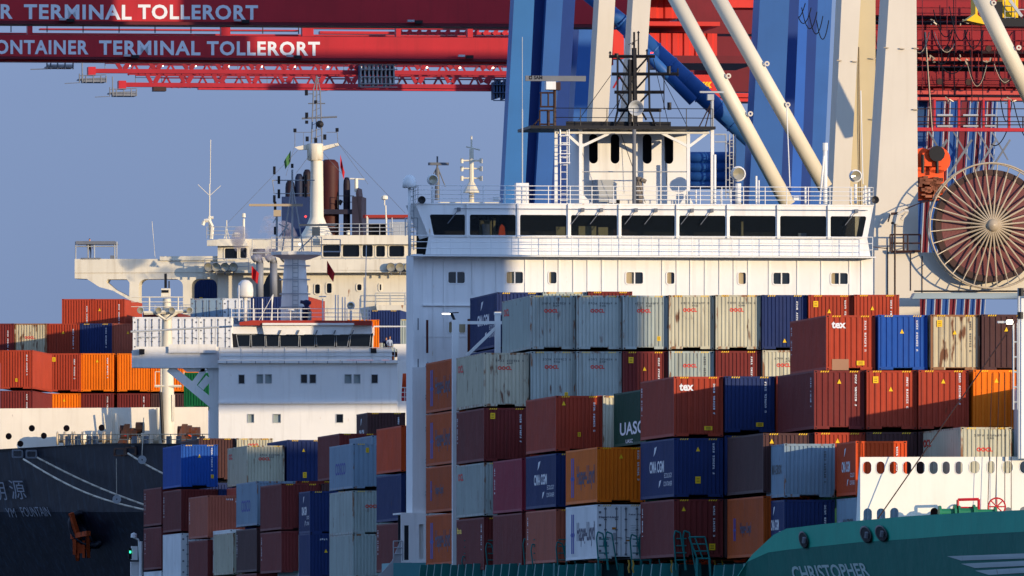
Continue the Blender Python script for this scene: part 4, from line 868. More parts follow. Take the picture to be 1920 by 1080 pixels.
# stern nav light mast at the left of the stacks
y = 150; sm = MB().tube(L_(264, 1090, y), L_(264, 1015, y), .12).path([L_(262, 1050, y), L_(260, 1012, y), L_(250, 1008, y)], .06).box(L_(247, 0, y).x, L_(258, 0, y).x, y, y + .5, L_(247, 1050, y).z, L_(247, 1024, y).z).box(L_(247, 0, y).x, L_(268, 0, y).x, y + .6, y + 1, L_(247, 1090, y).z, L_(247, 1053, y).z)
sm.lathe([(0, .35), (.2, .25), (.22, 0), (0, -.05)], tuple(L_(251, 1008, y)), 'z', 10); sm.build('stern_light_post', M['white'], NS)
MB().box(L_(241, 0, y).x, L_(247, 0, y).x, y, y + .4, L_(247, 1048, y).z, L_(247, 1028, y).z).build('light_screen', M['dark'], NS)
MB().box(L_(242.5, 0, y).x, L_(245.5, 0, y).x, y - .06, y - .01, L_(247, 1037, y).z, L_(247, 1033, y).z).build('green_side_light', M['glamp'], NS)
# ================================================================ middle ship: white bridge behind the aft stacks
MF = Fr(410, 830, 930, 0.0)
MS = thing('container_ship', 'middle ship showing its white bridge with red roof edge, round mast column and long wing', 'ship', MF, 'container ships moored in a row')
m = MF.l
def mx_(px, y=0): return m(px, 600, y).x
def mz(py, y=0): return m(600, py, y).z
def mp(pts, y=0): return [(m(a, b, y).x, m(a, b, y).z) for a, b in pts]
mwin = [(448, 458, 703, 719), (482, 492.5, 702.5, 718), (498, 509, 702.5, 718), (564.5, 575.5, 702.5, 718), (581, 592, 702.5, 718), (647, 658.5, 702.5, 718), (664, 675, 702.5, 718), (697, 708, 702.5, 718),
        (465, 476, 777, 792), (513, 526, 777, 792), (631, 643, 777, 792)]
wallm = MB().prism(mp([(410, 900), (745, 900), (745, 681), (410, 681)]), 0, .2, [mp([(a, d), (b, d), (b, c), (a, c)]) for a, b, c, d in mwin])
wallm.box(mx_(410), mx_(410) + .2, .21, 8, mz(900), mz(681)).box(mx_(745) - .2, mx_(745), .21, 8, mz(900), mz(681)).build('front_wall', M['wall'], MS)
for i, (a, b, c, d) in enumerate(mwin):
    w_ = MB().prism(mp([(a - 1, d + 1), (b + 1, d + 1), (b + 1, c - 1), (a - 1, c - 1)]), -.04, .02, [mp([(a, d), (b, d), (b, c), (a, c)])]).build('window', M['lgrey'], MS)
    MB().prism(mp([(a, d), (b, d), (b, c), (a, c)]), .12, .14).build('pane', M['glass'] if i in (0, 3, 4, 7, 10) else mat('curtain_pale', '8c9898', .7, var=.1), w_)
MB().box(mx_(408), mx_(746), -.35, 8, mz(681), mz(675.5)).box(mx_(409), mx_(746), -.18, -.001, mz(757), mz(753)).build('deck_edge', M['wall'], MS)
kn_ = MB()
for k in range(12): kn_.box(mx_(425 + 27 * k), mx_(426 + 27 * k), -.4, -.36, mz(682), mz(677))
kn_.each('deck_clip', M['grey'], MS)
MB().prism(mp([(412, 675), (735, 675), (735, 653), (412, 653)]), -.2, -.1).box(mx_(437), mx_(700), .6, .7, mz(654), mz(625)).build('bridge_apron', M['wall'], MS)
bp = [(441, 462, 443, 459), (463, 480, 465, 480), (501, 521, 500, 521), (524, 560, 524, 560), (562, 590, 562, 590), (593, 627, 594, 628), (631, 656, 631, 651), (655, 697, 659, 697)]
hl = [mp([(c, 650), (d, 650), (b, 627.5), (a, 627.5)], .3) for a, b, c, d in ((443, 469, 447, 468), (498, 523, 500, 522), (524.5, 560, 525, 559.5), (562, 591, 563, 590), (593, 628, 594, 627), (630.5, 655, 631, 651), (658, 695, 655, 693))]
hl.insert(1, mp([(472, 650), (497, 650), (496, 627.5), (471, 627.5)], .3))
MB().prism(mp([(437, 653), (697, 653), (699, 625), (435, 625)], .3), .3, .38, hl).build('bridge_front', M['black'], MS)
for h_ in hl:
    pn = MB().prism(h_, .35, .36).build('bridge_window', M['glass'], MS)
    o = [(x, z) for x, z in h_]; MB().path([(x, .27, z) for x, z in o + [o[0]]], .022, 4).build('frame', M['lgrey'], pn)
eb = MB().prism(mp([(437, 626), (697, 626), (697, 608), (437, 608)], .1), .1, 7)
eb.prism(mp([(495, 627), (655, 627), (664, 608), (491, 608)], -.3), -.3, .09)
for k in range(4): eb.prism(mp([(524 + 34 * k, 628), (536 + 34 * k, 628), (536 + 34 * k, 622), (524 + 34 * k, 622)], -.35), -.35, -.31)
eb.build('roof_fascia', M['wall'], MS)
MB().prism(mp([(449, 610), (697, 610), (697, 601), (474, 600.5), (449, 604)], -.4), -.4, 7.2).build('red_roof_edge', M['redtrim'], MS)
tube_ = MB().box(mx_(492, -.5), mx_(664, -.5), -.55, -.4, mz(610), mz(606)).build('blind_box', M['white'], MS)
rr = MB(); rail(rr, [(mx_(434), 0, mz(602)), (mx_(694), 0, mz(602))], mz(579) - mz(602), 3, .025, 1.5, .03)
rail(rr, [(mx_(412), -.25, mz(675)), (mx_(740), -.25, mz(675))], mz(652) - mz(675), 3, .02, 1.5, .025)
rail(rr, [(mx_(700), 3, mz(627)), (mx_(772), 3, mz(627))], mz(611) - mz(628), 1, .05, 2.5, .04); rr.build('guard_rails', M['white'], MS)
for px in (524 + 34 * k for k in range(5)): MB().bar(m(px, 626, -.4), m(px + 3, 619, -.4), .08).build('window_wiper', M['grey'], MS)
# wing
wg = MB().prism(mp([(247, 658), (256, 650), (410, 650), (410, 690), (345, 690), (316, 690), (247, 689)], 1), 1, 3)
wg.box(mx_(316, .8), mx_(405, .8), .8, .99, mz(661), mz(645)).build('bridge_wing', M['wall'], MS)
br_ = MB().bar(m(318, 690, 1.6), m(404, 762, 1.6), .45, .6).bar(m(360, 725, 1.6), m(384, 692, 1.6), .4).bar(m(376, 727, 1.6), m(392, 708, 1.6), .5)
br_.prism(mp([(386, 690), (411, 690), (411, 900), (392, 900), (392, 705)], 1.4), 1.4, 2.2).prism(mp([(340, 690), (384, 690), (384, 697), (350, 697)], 1.4), 1.4, 2).build('wing_brace', M['wall'], MS)
wr = MB(); wr.tube(m(245, 622, 1), m(435, 612, 1), .07)
for px in (256, 303, 404): wr.tube(m(px, 650, 1), m(px, 621 - (px - 250) * .05, 1), .035)
wr.tube(m(256, 632, 1), m(300, 632, 1), .03).build('wing_rail', M['lgrey'], MS)
for px in (266, 456): MB().box(mx_(px - 5, .7), mx_(px + 5, .7), .5, .9, mz(664 if px < 300 else 662), mz(654 if px < 300 else 653)).build('wing_floodlight', M['black'], MS)
MB().box(mx_(412), mx_(430), .2, .6, mz(672), mz(658)).build('red_life_raft_box', M['flagred'], MS)
MB().box(mx_(700), mx_(715), 1.2, 1.6, mz(675), mz(656)).build('red_locker', M['flagred'], MS)
MB().box(mx_(695), mx_(706), -.3, .1, mz(662), mz(653)).build('black_lamp_box', M['black'], MS)
# column mast with round platform
mc = MB().lathe([(1.0, mz(602)), (.95, mz(560)), (.72, mz(482))], (mx_(553, 3), 3, 0), 'z', 14).build('mast_column', M['wall'], MS, True)
ml_ = MB(); ladder(ml_, mx_(549, 1.9), mx_(559, 1.9), 1.9, mz(600), mz(484), .03, .32); ml_.build('mast_ladder', M['lgrey'], MS)
bn = MB()
for z in (497, 523, 550, 575): bn.lathe([(1.08, mz(z)), (1.08, mz(z - 2))], (mx_(553, 3), 3, 0), 'z', 14)
bn.build('mast_bands', M['lgrey'], MS)
pd = MB().lathe([(0, mz(488)), (.9, mz(484)), (1.75, mz(476)), (1.78, mz(470)), (0, mz(470))], (mx_(556, 3), 3, 0), 'z', 20).build('mast_platform', M['wall'], MS)
pr_ = MB(); rail(pr_, [(mx_(509, 1.6), 1.6, mz(470)), (mx_(603, 1.6), 1.6, mz(470))], 1.0, 3, .025, .7, .03)
pr_.tube(m(606, 472, 2), m(638, 472, 2), .05).tube(m(638, 472, 2), m(638, 449, 2), .04).tube(m(606, 449, 2), m(638, 449, 2), .03).tube(m(473, 449, 2), m(508, 449, 2), .03).tube(m(473, 473, 2), m(473, 449, 2), .03).tube(m(473, 474, 2), m(508, 474, 2), .05)
pr_.build('platform_rail', M['lgrey'], MS)
tm = MB()
def t2(a, b, c, d, r=.05, y=3): tm.tube(m(a, b, y), m(c, d, y), r, n=6)
for a in ((548, 470, 548, 318, .07), (529, 470, 548, 345, .05), (569, 470, 548, 345, .05), (510, 338, 590, 338, .04), (511, 338, 514, 363, .03), (514, 363, 580, 363, .035), (581, 363, 582, 338, .03), (519, 470, 519, 400, .08), (519, 406, 512, 418, .03), (523, 420, 542, 430, .05), (523, 445, 541, 420, .05), (560, 470, 590, 440, .05)): t2(*a)
tm.build('signal_mast', M['lgrey'], MS)
bk = MB()
for px, z0, z1 in ((514.5, 327, 312), (523, 345, 330), (573, 345, 328), (514.5, 380, 366), (548, 315, 307), (516, 395, 378), (573, 370, 350), (523, 372, 355), (516, 440, 425)): bk.tube(m(px, z0, 3), m(px, z1, 3), .1, n=7)
bk.each('mast_lantern', M['black'], MS)
for px, z in ((573, 406), (562, 458)): MB().lathe([(0, -.09), (.09, 0), (0, .09)], tuple(m(px, z, 1.5)), 'z', 8).build('mast_lamp', M['rlamp'] if px == 573 else M['lamp'], MS)
rd = MB().box(mx_(467, 2), mx_(568, 2), 1.8, 2.1, mz(385), mz(380.5)).box(mx_(513, 2), mx_(527, 2), 1.7, 2.3, mz(404), mz(392)).box(mx_(561, 2), mx_(631, 2), 1.8, 2.1, mz(422), mz(418.5)).box(mx_(585, 2), mx_(600, 2), 1.7, 2.3, mz(440), mz(424)).build('radar_scanner', M['steel'], MS)
dm = MB().tube(m(460, 602, 2), m(460, 556, 2), .16, n=10).lathe([(0, mz(523)), (.25, mz(524)), (.48, mz(530)), (.56, mz(540)), (.56, mz(553)), (.5, mz(556)), (0, mz(556))], (mx_(460, 2), 2, 0), 'z', 18).build('satellite_dome', M['white'], MS, True)
g2 = MB()
for px, t in ((448, 535), (475, 560), (510, 556), (492, 560), (605, 560), (629, 553), (642, 557), (634, 553), (647, 557), (683, 520), (675, 560), (690, 575)): g2.tube(m(px, 602, 1.5), m(px, t, 1.5), .045, n=5)
g2.tube(m(598, 556, 1.5), m(612, 556, 1.5), .04).tube(m(684, 602, 1.5), m(687, 460, 1.5), .03).tube(m(508, 602, 1.5), m(512, 552, 1.5), .03).tube(m(485, 602, 1.5), m(512, 552, 1.5), .02)
g2.each('roof_antenna', M['white'], MS)
MB().lathe([(0, .12), (.28, .1), (.3, 0), (0, 0)], tuple(m(544, 583, .8)), 'z', 12).tube(m(544, 602, .8), m(544, 583, .8), .05).build('small_dome', M['white'], MS)
MB().lathe([(0, .3), (.2, .25), (.25, 0), (.12, -.2), (.3, -.45), (0, -.45)], tuple(m(575, 570, .6)), 'z', 10).tube(m(563, 566, .6), m(583, 568, .6), .12).tube(m(572, 600, .6), m(572, 575, .6), .2, n=8).build('covered_searchlight', mat('cover_blue', '262c50', .8, var=.2), MS, True)
MB().box(mx_(568, .8), mx_(584, .8), .8, 1.3, mz(602), mz(582)).build('roof_locker', mat('locker_pale_green', '9cacac', .6, var=.1), MS)
searchlight(658, 573, .22, .6, MS, -1, MF, 602)
# lifeboat behind the right edge
ms_ = MB().prism(mp([(745, 900), (778, 900), (778, 645), (738, 645), (738, 652), (745, 655)], 2), 2, 2.2, [mp([(752, 752), (773, 752), (773, 700), (755, 700)], 2)]).build('side_house', M['wall'], MS)
MB().lathe([(0, -2), (.7, -1.4), (.9, 0), (.7, 1.4), (0, 2)], tuple(m(766, 716, 5)), 'y', 12).build('lifeboat', M['orange'], MS, True)
rc = MB(); rail(rc, [(mx_(752, 2.5), 2.5, mz(752)), (mx_(773, 2.5), 2.5, mz(752))], 1, 3, .03, .3); rc.build('side_house_rail', M['white'], MS)
MB().box(mx_(752, 3.4), mx_(774, 3.4), 3.4, 3.6, mz(752), mz(728)).build('red_hose_locker', M['flagred'], MS)
MB().box(mx_(412), mx_(775), .3, 40, -MF.O.z - 1, mz(890)).build('hull', M['nhull'], MS)
# flags
def flag(px, py, w_, h_, mt, parent, fr, y, lean=.3, name='flag'):
    c = fr.l(px, py, y); mb = MB(); n = 6; vs = []
    for i in range(n + 1):
        t = i / n; dy = .12 * math.sin(t * 7)
        vs += [(c.x + w_ * t, c.y + dy, c.z - lean * h_ * t * 2), (c.x + w_ * t * .8, c.y + dy, c.z - h_ - lean * h_ * t * 1.4)]
    mb.add(vs, [(2 * i, 2 * i + 2, 2 * i + 3, 2 * i + 1) for i in range(n)])
    o = mb.build(name, mt, None); o.location = fr.O; o.rotation_euler = (0, 0, fr.th); return o
tag(flag(613, 488, .55, .9, M['flagred'], None, MF, 2.2, .5, 'signal_flag'), 'dark red flag hanging right of the white mast column', 'flag', None)
tag(flag(472, 498, .5, .9, M['flagred'], None, MF, 2, .3, 'signal_flag'), 'red and green flag beside the grey ventilator pipes', 'flag', None)
# two people on the wing
def person(px, py, fr, y, h, shirt, label, lean=0, arms=0):
    c = fr.l(px, py, y); me = bpy.data.meshes.new('body')
    J = dict(pel=(0, 0, .53), ch=(lean * .3, 0, .72), nk=(lean * .4, 0, .84), hd=(lean * .5, 0, .90), top=(lean * .5, 0, .985),
             lh=(-.05, 0, .50), lk=(-.055, -.02, .27), la=(-.05, 0, .03), lt=(-.055, -.08, .015), rh=(.05, 0, .50), rk=(.055, -.02, .27), ra=(.05, .01, .03), rt=(.055, -.07, .015),
             ls=(-.105, 0, .80), le=(-.13, .01 - arms * .05, .64), lw=(-.12, -.05 - arms * .05, .51 + arms * .12), lf=(-.12, -.07 - arms * .05, .47 + arms * .14), rs=(.105, 0, .80), re=(.13, .01, .64), rw=(.12, -.06, .52), rf=(.12, -.08, .47))
    rad = dict(pel=.075, ch=.08, nk=.033, hd=.05, top=.035, lh=.055, lk=.036, la=.024, lt=.022, rh=.055, rk=.036, ra=.024, rt=.022, ls=.036, le=.026, lw=.018, lf=.02, rs=.036, re=.026, rw=.018, rf=.02)
    E = 'pel-ch ch-nk nk-hd hd-top pel-lh lh-lk lk-la la-lt pel-rh rh-rk rk-ra ra-rt ch-ls ls-le le-lw lw-lf ch-rs rs-re re-rw rw-rf'.split()
    ks = list(J); me.from_pydata([tuple(q * h for q in J[k]) for k in ks], [tuple(ks.index(q) for q in e.split('-')) for e in E], [])
    o = bpy.data.objects.new('tmp', me); COL.objects.link(o); sk_ = o.modifiers.new('s', 'SKIN'); o.modifiers.new('d', 'SUBSURF').levels = 1
    for i, k in enumerate(ks): me.skin_vertices[0].data[i].radius = (rad[k] * h, rad[k] * h * .8); me.skin_vertices[0].data[i].use_root = (k == 'pel')
    bpy.context.view_layer.update(); m2 = bpy.data.meshes.new_from_object(o.evaluated_get(bpy.context.evaluated_depsgraph_get())); bpy.data.objects.remove(o)
    m2.name = 'person'; m2.materials.clear()
    for q in (mat('trousers_dark', '1c2028', .8, var=0), shirt, M['skin'], mat('hair_dark', '1a1410', .8, var=0)): m2.materials.append(q)
    for p in m2.polygons:
        z = p.center.z / h; x = abs(p.center.x) / h; p.use_smooth = True
        p.material_index = 0 if z < .53 and x < .1 else 3 if z > .945 or (z > .88 and p.center.y > .01 * h) else 2 if z > .845 or z < .56 else 1
    o = bpy.data.objects.new('person', m2); COL.objects.link(o); o.location = fr.O + Matrix.Rotation(fr.th, 3, 'Z') @ c; o.rotation_euler = (0, 0, fr.th + .4)
    return tag(o, label, 'person')
person(730, 674, MF, -.05, 1.68, mat('shirt_light', '98a4b8', .8, var=0), 'person in light shirt and dark trousers at the rail, right of the other one', .05, 1)
person(724, 674, MF, .35, 1.6, mat('shirt_dark', '24283a', .8, var=0), 'person in dark clothes standing behind the one in a light shirt', 0)
# ================================================================ far left ship
FF = Fr(300, 600, 1070, TH2)
FS = thing('container_ship', 'far left ship with cream bridge, red-brown funnel and black bow carrying its name', 'ship', FF, 'container ships moored in a row')
f_ = FF.l
def fx(px, y=0): return f_(px, 600, y).x
def fz(py, y=0): return f_(500, py, y).z
def fp(pts, y=0): return [(f_(a, b, y).x, f_(a, b, y).z) for a, b in pts]
arch = lambda a, b, t, bt, r: rrect(fx(a), fx(b), fz(bt), fz(t), r, 5)
MB().prism(fp([(140, 522), (140, 486), (388, 486), (800, 486), (800, 700), (410, 700), (200, 545), (163, 523)]), 0, .01)
wgm = MB().prism(fp([(140, 485.5), (412, 485.5), (412, 680), (408, 680), (358, 680), (358, 680.1), (342, 680.1), (342, 680), (258, 680), (258, 680.1), (242, 680.1), (242, 562), (212, 545), (186, 538), (163, 523), (140, 522)]), 0, 2.2,
    [rrect(fx(260), fx(343), fz(660), fz(522.5), .6, 5), rrect(fx(359), fx(407), fz(660), fz(522.5), .6, 5), fp([(242, 556), (216, 543), (199, 529), (202, 523.5), (238, 523.5), (243, 530)])])
wgm.box(fx(300), fx(408), -.15, -.01, fz(488), fz(480)).build('bridge_wing', M['cream'], FS)
MB().box(fx(141), fx(410), -.04, -.001, fz(511), fz(510.4)).build('wing_seam', M['steel'], FS)
house = [(605, 635, 459, 482)]
fw_ = [(422, 447, 465, 487), (451, 465, 464, 485), (606, 640, 460, 483), (643, 676, 460, 483), (680, 701, 460, 483), (705.5, 724, 461, 483), (730, 760, 461, 483), (474, 500, 466, 483), (504, 520, 466, 483)]
lw_ = [(571, 580, 534, 552), (591, 602, 533, 552), (613, 624, 531, 551), (670, 680, 533, 546), (712, 717, 533, 546)]
hb = MB().prism(fp([(408, 700), (800, 700), (800, 448), (408, 448)], -.5), -.5, -.3, [rrect(fx(a), fx(b), fz(d), fz(c), .15) for a, b, c, d in fw_ + lw_])
hb.box(fx(408), fx(800), 8, 8.2, fz(700), fz(448)).box(fx(409), fx(799), -.29, 7.9, fz(452), fz(448)).build('deckhouse_front', M['cream'], FS)
for i, (a, b, c, d) in enumerate(fw_ + lw_):
    w_ = MB().prism(rrect(fx(a) - .06, fx(b) + .06, fz(d + 1.2), fz(c - 1.2), .2), -.56, -.5, [rrect(fx(a) + .04, fx(b) - .04, fz(d - .8), fz(c + .8), .12)]).build('window', M['cream'], FS)
    MB().box(fx(a), fx(b), -.36, -.34, fz(d), fz(c)).build('pane', M['glass'], w_)
MB().box(fx(385), fx(800), -1.6, -.51, fz(512.5), fz(508)).prism(fp([(605, 508), (800, 508), (800, 487), (605, 487)], -1.6), -1.6, -1.5).prism(fp([(470, 500), (605, 508), (605, 487), (470, 487)], -1.6), -1.59, -1.5).prism(fp([(388, 461), (465, 461), (458, 447), (388, 450)], -1.2), -1.2, -.51).prism(fp([(600, 458), (800, 458), (800, 441), (600, 441)], -1), -1, -.51).build('bridge_deck', M['cream'], FS)
MB().prism(fp([(710, 600), (800, 600), (800, 572), (705, 572)], -1.6), -1.6, -.51).build('lower_balcony', M['cream'], FS)
r3 = MB(); rail(r3, [(fx(388), -1.5, fz(508)), (fx(470), -1.5, fz(508))], fz(486) - fz(508), 3, .03, 1.8); rail(r3, [(fx(605), -1.5, fz(508)), (fx(790), -1.5, fz(508))], fz(486) - fz(508), 3, .03, 1.8)
rail(r3, [(fx(390), -1, fz(448)), (fx(460), -1, fz(448))], fz(426) - fz(448), 3, .03, 1.4); rail(r3, [(fx(600), -.9, fz(442)), (fx(790), -.9, fz(442))], fz(421) - fz(442), 3, .03, 1.6)
rail(r3, [(fx(707), -1.5, fz(572)), (fx(790), -1.5, fz(572))], fz(551) - fz(572), 2, .035, 1.3)
rail(r3, [(fx(244), -1, fz(592)), (fx(440), -1, fz(592))], fz(555) - fz(575), 3, .03, 2)
r3.build('guard_rails', M['lgrey'], FS)
for px in (391, 405, 422, 438, 733, 750, 766):
    c = f_(px, 501, -1.9); b_ = MB().lathe([(0, .35), (.25, .3), (.36, .05), (.37, -.15), (.33, -.16)], tuple(c), 'y', 12).tube(tuple(c), (c.x, c.y, c.z - .6), .06).build('round_searchlight', M['grey'], FS, True)
    MB().lathe([(.33, -.14), (0, -.08)], tuple(c), 'y', 12).build('lens', M['lens'], b_)
pg_ = MB()
for px in (142, 165, 177, 215, 219): pg_.tube(f_(px, 486, .3), f_(px, 453, .3), .06, n=5)
pg_.tube(f_(142, 462, .3), f_(219, 462, .3), .05).build('wing_shelter_posts', M['lgrey'], FS)
MB().prism(fp([(142, 458), (218, 458), (215, 452), (142, 452)], 0), 0, 1.8).build('wing_shelter_roof', M['grey'], FS)
MB().box(fx(151), fx(188), 0, .8, fz(486), fz(482.5)).box(fx(206), fx(213), .2, .6, fz(486), fz(478)).build('wing_grating', M['grey'], FS)
person(168, 486, FF, .9, 1.7, mat('jacket_black', '14141a', .8, var=0), 'dark silhouetted person under the shelter at the end of the cream bridge wing', 0)
# roof gear
rg = MB()
rg.tube(f_(395, 448, -.5), f_(393, 405, -.5), .12).path([f_(396, 448, -.9), f_(398, 425, -.9), f_(392, 413, -.9), f_(383, 414, -.9), f_(380, 422, -.9)], .16, 6)
rg.tube(f_(393, 405, -.5), f_(393, 345, -.5), .05).tube(f_(394, 345, -.5), f_(395, 262, -.5), .03).tube(f_(393, 367, -.5), f_(371, 346, -.5), .025).tube(f_(393, 367, -.5), f_(414, 348, -.5), .025)
rg.tube(f_(391, 408, -.5), f_(400, 408, -.5), .12).lathe([(0, .25), (.3, .2), (.34, 0), (.3, -.15), (0, -.15)], tuple(f_(443, 441, -.5)), 'z', 10)
rg.tube(f_(457, 448, -.5), f_(457, 410, -.5), .1).lathe([(0, .25), (.14, .2), (.16, -.1), (0, -.15)], tuple(f_(457, 405, -.5)), 'z', 8)
rg.tube(f_(425, 448, -.5), f_(425, 413, -.5), .04).tube(f_(420, 447, -.5), f_(425, 428, -.5), .03).tube(f_(430, 447, -.5), f_(425, 428, -.5), .03).tube(f_(291, 486, .5), f_(285, 415, .5), .02)
rg.tube(f_(688, 448, -.5), f_(688, 405, -.5), .05).tube(f_(725, 442, -.5), f_(723, 385, -.5), .06).lathe([(0, .25), (.25, .15), (.28, -.1), (0, -.2)], tuple(f_(721, 371, -.5)), 'z', 10).tube(f_(721, 385, -.5), f_(721, 374, -.5), .05)
rg.tube(f_(653, 440, -.5), f_(653, 432, -.5), .13).build('roof_fittings', M['cream'], FS)
MB().box(fx(678), fx(770), 1, 5, fz(408), fz(402.5)).build('red_awning', M['redtrim'], FS)
MB().box(fx(684), fx(718), 2.2, 2.5, fz(441), fz(418)).build('dark_opening', M['dark'], FS)
MB().box(fx(728), fx(760), 1, 1.4, fz(441), fz(416)).build('roof_cabinet', M['lgrey'], FS)
aw = MB()
for px in (690, 725, 765, 735): aw.tube(f_(px, 441, 1), f_(px, 408, 1), .05)
aw.each('awning_post', M['lgrey'], FS)
# mast
mm = MB().lathe([(1.5, fz(448)), (.9, fz(425)), (.55, fz(405)), (.5, fz(300))], (fx(594, 2), 2, 0), 'z', 14)
mm.box(fx(581, 2), fx(604, 2), 1.4, 2.6, fz(298), fz(268)).lathe([(.5, fz(300)), (.65, fz(298)), (.65, fz(268))], (fx(591, 2), 2, 0), 'z', 10)
mm.build('main_mast', M['cream'], FS, True)
my = MB().prism(fp([(553, 276), (581, 270), (581, 280), (560, 281)], 2), 1.8, 2.6).prism(fp([(601, 275), (634, 268), (634, 273), (603, 283)], 2), 1.8, 2.6).build('mast_yard_platform', M['cream'], FS)
ml2 = MB()
def t3(a, b, c, d, r=.05, y=2): ml2.tube(f_(a, b, y), f_(c, d, y), r, n=5)
for a in ((584, 268, 588, 165, .06), (604, 268, 600, 165, .06), (593, 268, 594, 142, .06), (588, 168, 593, 145, .04), (600, 168, 595, 145, .04), (566, 222, 632, 219, .08), (578, 194, 610, 194, .05), (574, 176, 588, 176, .04), (553, 276, 553, 248, .03), (634, 270, 632, 245, .03), (553, 248, 584, 248, .025), (612, 248, 632, 248, .025), (569, 248, 569, 276, .02), (601, 172, 620, 169, .02)): t3(*a)
for k in range(7): t3(585 + k * .5, 260 - k * 13, 602 - k * .3, 254 - k * 13, .025)
ml2.build('lattice_topmast', M['grey'], FS)
bl = MB()
for px, a, b in ((574.5, 179, 168), (575, 222, 211), (575, 232, 226), (553, 248, 241), (632, 247, 240), (576, 265, 256), (592, 194, 188), (592, 268, 259), (609, 262, 252)): bl.tube(f_(px, a, 2), f_(px, b, 2), .13, n=6)
bl.lathe([(0, .2), (.3, .1), (.3, -.2), (0, -.3)], tuple(f_(600, 233, 1.6)), 'y', 10).build('mast_lanterns', M['black'], FS)
hy = MB()
for a, b, c, d in ((553, 272, 536, 330), (634, 268, 690, 345), (605, 285, 640, 325), (585, 285, 555, 325), (634, 268, 760, 400), (560, 280, 425, 420)): hy.tube(f_(a, b, 1.5), f_(c, d, 1.5), .015, n=4)
hy.each('halyard', M['grey'], FS)
tag(flag(545, 282, -.55, .9, M['fgold'], None, FF, 1.5, .5, 'signal_flag'), 'small dark green and red flag left of the lattice mast against the sky', 'flag')
tag(flag(638, 290, .35, 1.0, M['flagred'], None, FF, 1.5, .7, 'signal_flag'), 'narrow bright red flag right of the lattice mast against the sky', 'flag')
# funnel group
def stack(px0, px1, top_, base, y, m_, r=.5, nm='funnel'):
    w2 = (fx(px1, y) - fx(px0, y)) / 2; cx = (fx(px1, y) + fx(px0, y)) / 2; zt_ = fz(top_, y)
    return MB().lathe([(w2, fz(base, y)), (w2, zt_ - .6), (w2 * .9, zt_ - .25), (w2 * .55, zt_), (0, zt_ + .03)], (cx, y + w2, 0), 'z', 16).build(nm, m_, FS, True)
stack(598, 634, 299, 445, 9, M['funnel']); stack(534, 552, 338, 445, 9, mat('funnel_dark', '241820', .6, var=.2), nm='exhaust_pipe'); stack(567, 583, 318, 445, 9, mat('funnel_dark', '241820', .6, var=.2), nm='exhaust_pipe'); stack(643, 656, 333, 445, 9, mat('funnel_dark', '241820', .6, var=.2)); stack(552, 568, 326, 445, 9, mat('funnel_blue_black', '1c2640', .6, var=.2), nm='exhaust_pipe')
MB().box(fx(660, 8), fx(678, 8), 8, 12, fz(450), fz(362)).prism(fp([(678, 445), (682, 445), (671, 352), (667, 362)], 8), 8, 11.5).box(fx(605, 8), fx(662, 8), 8.3, 9, fz(395), fz(386)).build('funnel_casing', mat('casing_dark_violet', '2c2834', .6, var=.2), FS)
MB().box(fx(528, 8), fx(580, 8), 8, 12, fz(448), fz(362)).build('funnel_housing', mat('housing_navy', '24365c', .6, var=.1), FS)
fr_ = MB(); rail(fr_, [(fx(632, 8), 8.5, fz(384)), (fx(662, 8), 8.5, fz(384))], 1, 2); fr_.tube(f_(640, 375, 9), f_(636, 384, 9), .15).build('funnel_rail', M['black'], FS)
MB().tube(f_(668, 360, 9), f_(668, 335, 9), .15).tube(f_(656, 335, 9), f_(684, 336, 9), .06).build('after_crosstree', M['cream'], FS)
# ventilator pipes in front of the deckhouse
for px in (487, 513, 541):
    c = FF.x(px, -4); zt_ = FF.z(500 - 8, -4, px)
    MB().tube((c, -4, fz(560)), (c, -4, zt_), .3, n=10).path([(c, -4, zt_), (c - .08, -4.2, zt_ + .3), (c - .25, -4.4, zt_ + .4), (c - .5, -4.5, zt_ + .2)], .3, 9).build('ventilator_pipe', mat('vent_grey', '80848c', .5, var=.1), FS, True)
MB().prism(fp([(494, 560), (494, 535), (500, 520), (508, 511), (518, 512), (527, 522), (528, 560)], -2.6), -2.6, -2.2).build('round_housing', mat('vent_dark', '30343c', .6, var=.1), FS)
# bulwark and bow hull
BF = 975 - 1070
bh = [(14.5, 803 + 16, 6.2), (59.5, 803, 6.2), (124.5, 803, 6.2), (190.5, 802, 6.2), (16, 818, 6.2), (38, 832, 6), (82, 817, 6), (-20, 805, 6)]
MB().prism([(f_(px, py, BF).x, f_(px, py, BF).z) for px, py in ((-60, 858), (0, 854), (110, 846), (390, 842), (390, 763), (0, 766), (-60, 767))], BF, BF + .15, [circ(f_(a, b, BF).x, f_(a, b, BF).z, r * .039, 14) for a, b, r in bh[1:]]).build('forward_breakwater', mat('bulwark_white', 'e8dfcc', .55, var=.05, rust=.03, streak=.15, streakhex='a08a68', bump=.2), FS)
MB().box(f_(-60, 0, BF + 3).x, f_(380, 0, BF + 3).x, BF + 3, BF + 3.2, f_(0, 860, BF + 3).z, f_(0, 775, BF + 3).z).build('inner_bulkhead', mat('inner_rust_bulkhead', '4a2c26', .7, var=.5), FS)
pc = MB()
for px, t in ((210, 765), (221, 775), (300, 765)): pc.tube(f_(px, 850, BF - .4), f_(px - (4 if px > 215 else 0), t, BF - .4), .14 if px > 215 else .05, n=7)
pc.tube(f_(294, 768, BF - .2), f_(300, 782, BF - .2), .14).tube(f_(300, 782, BF - .2), f_(300, 850, BF - .2), .14).tube(f_(198, 810, BF - .6), f_(194, 775, BF - .6), .05).each('vent_post', M['cream'], FS)
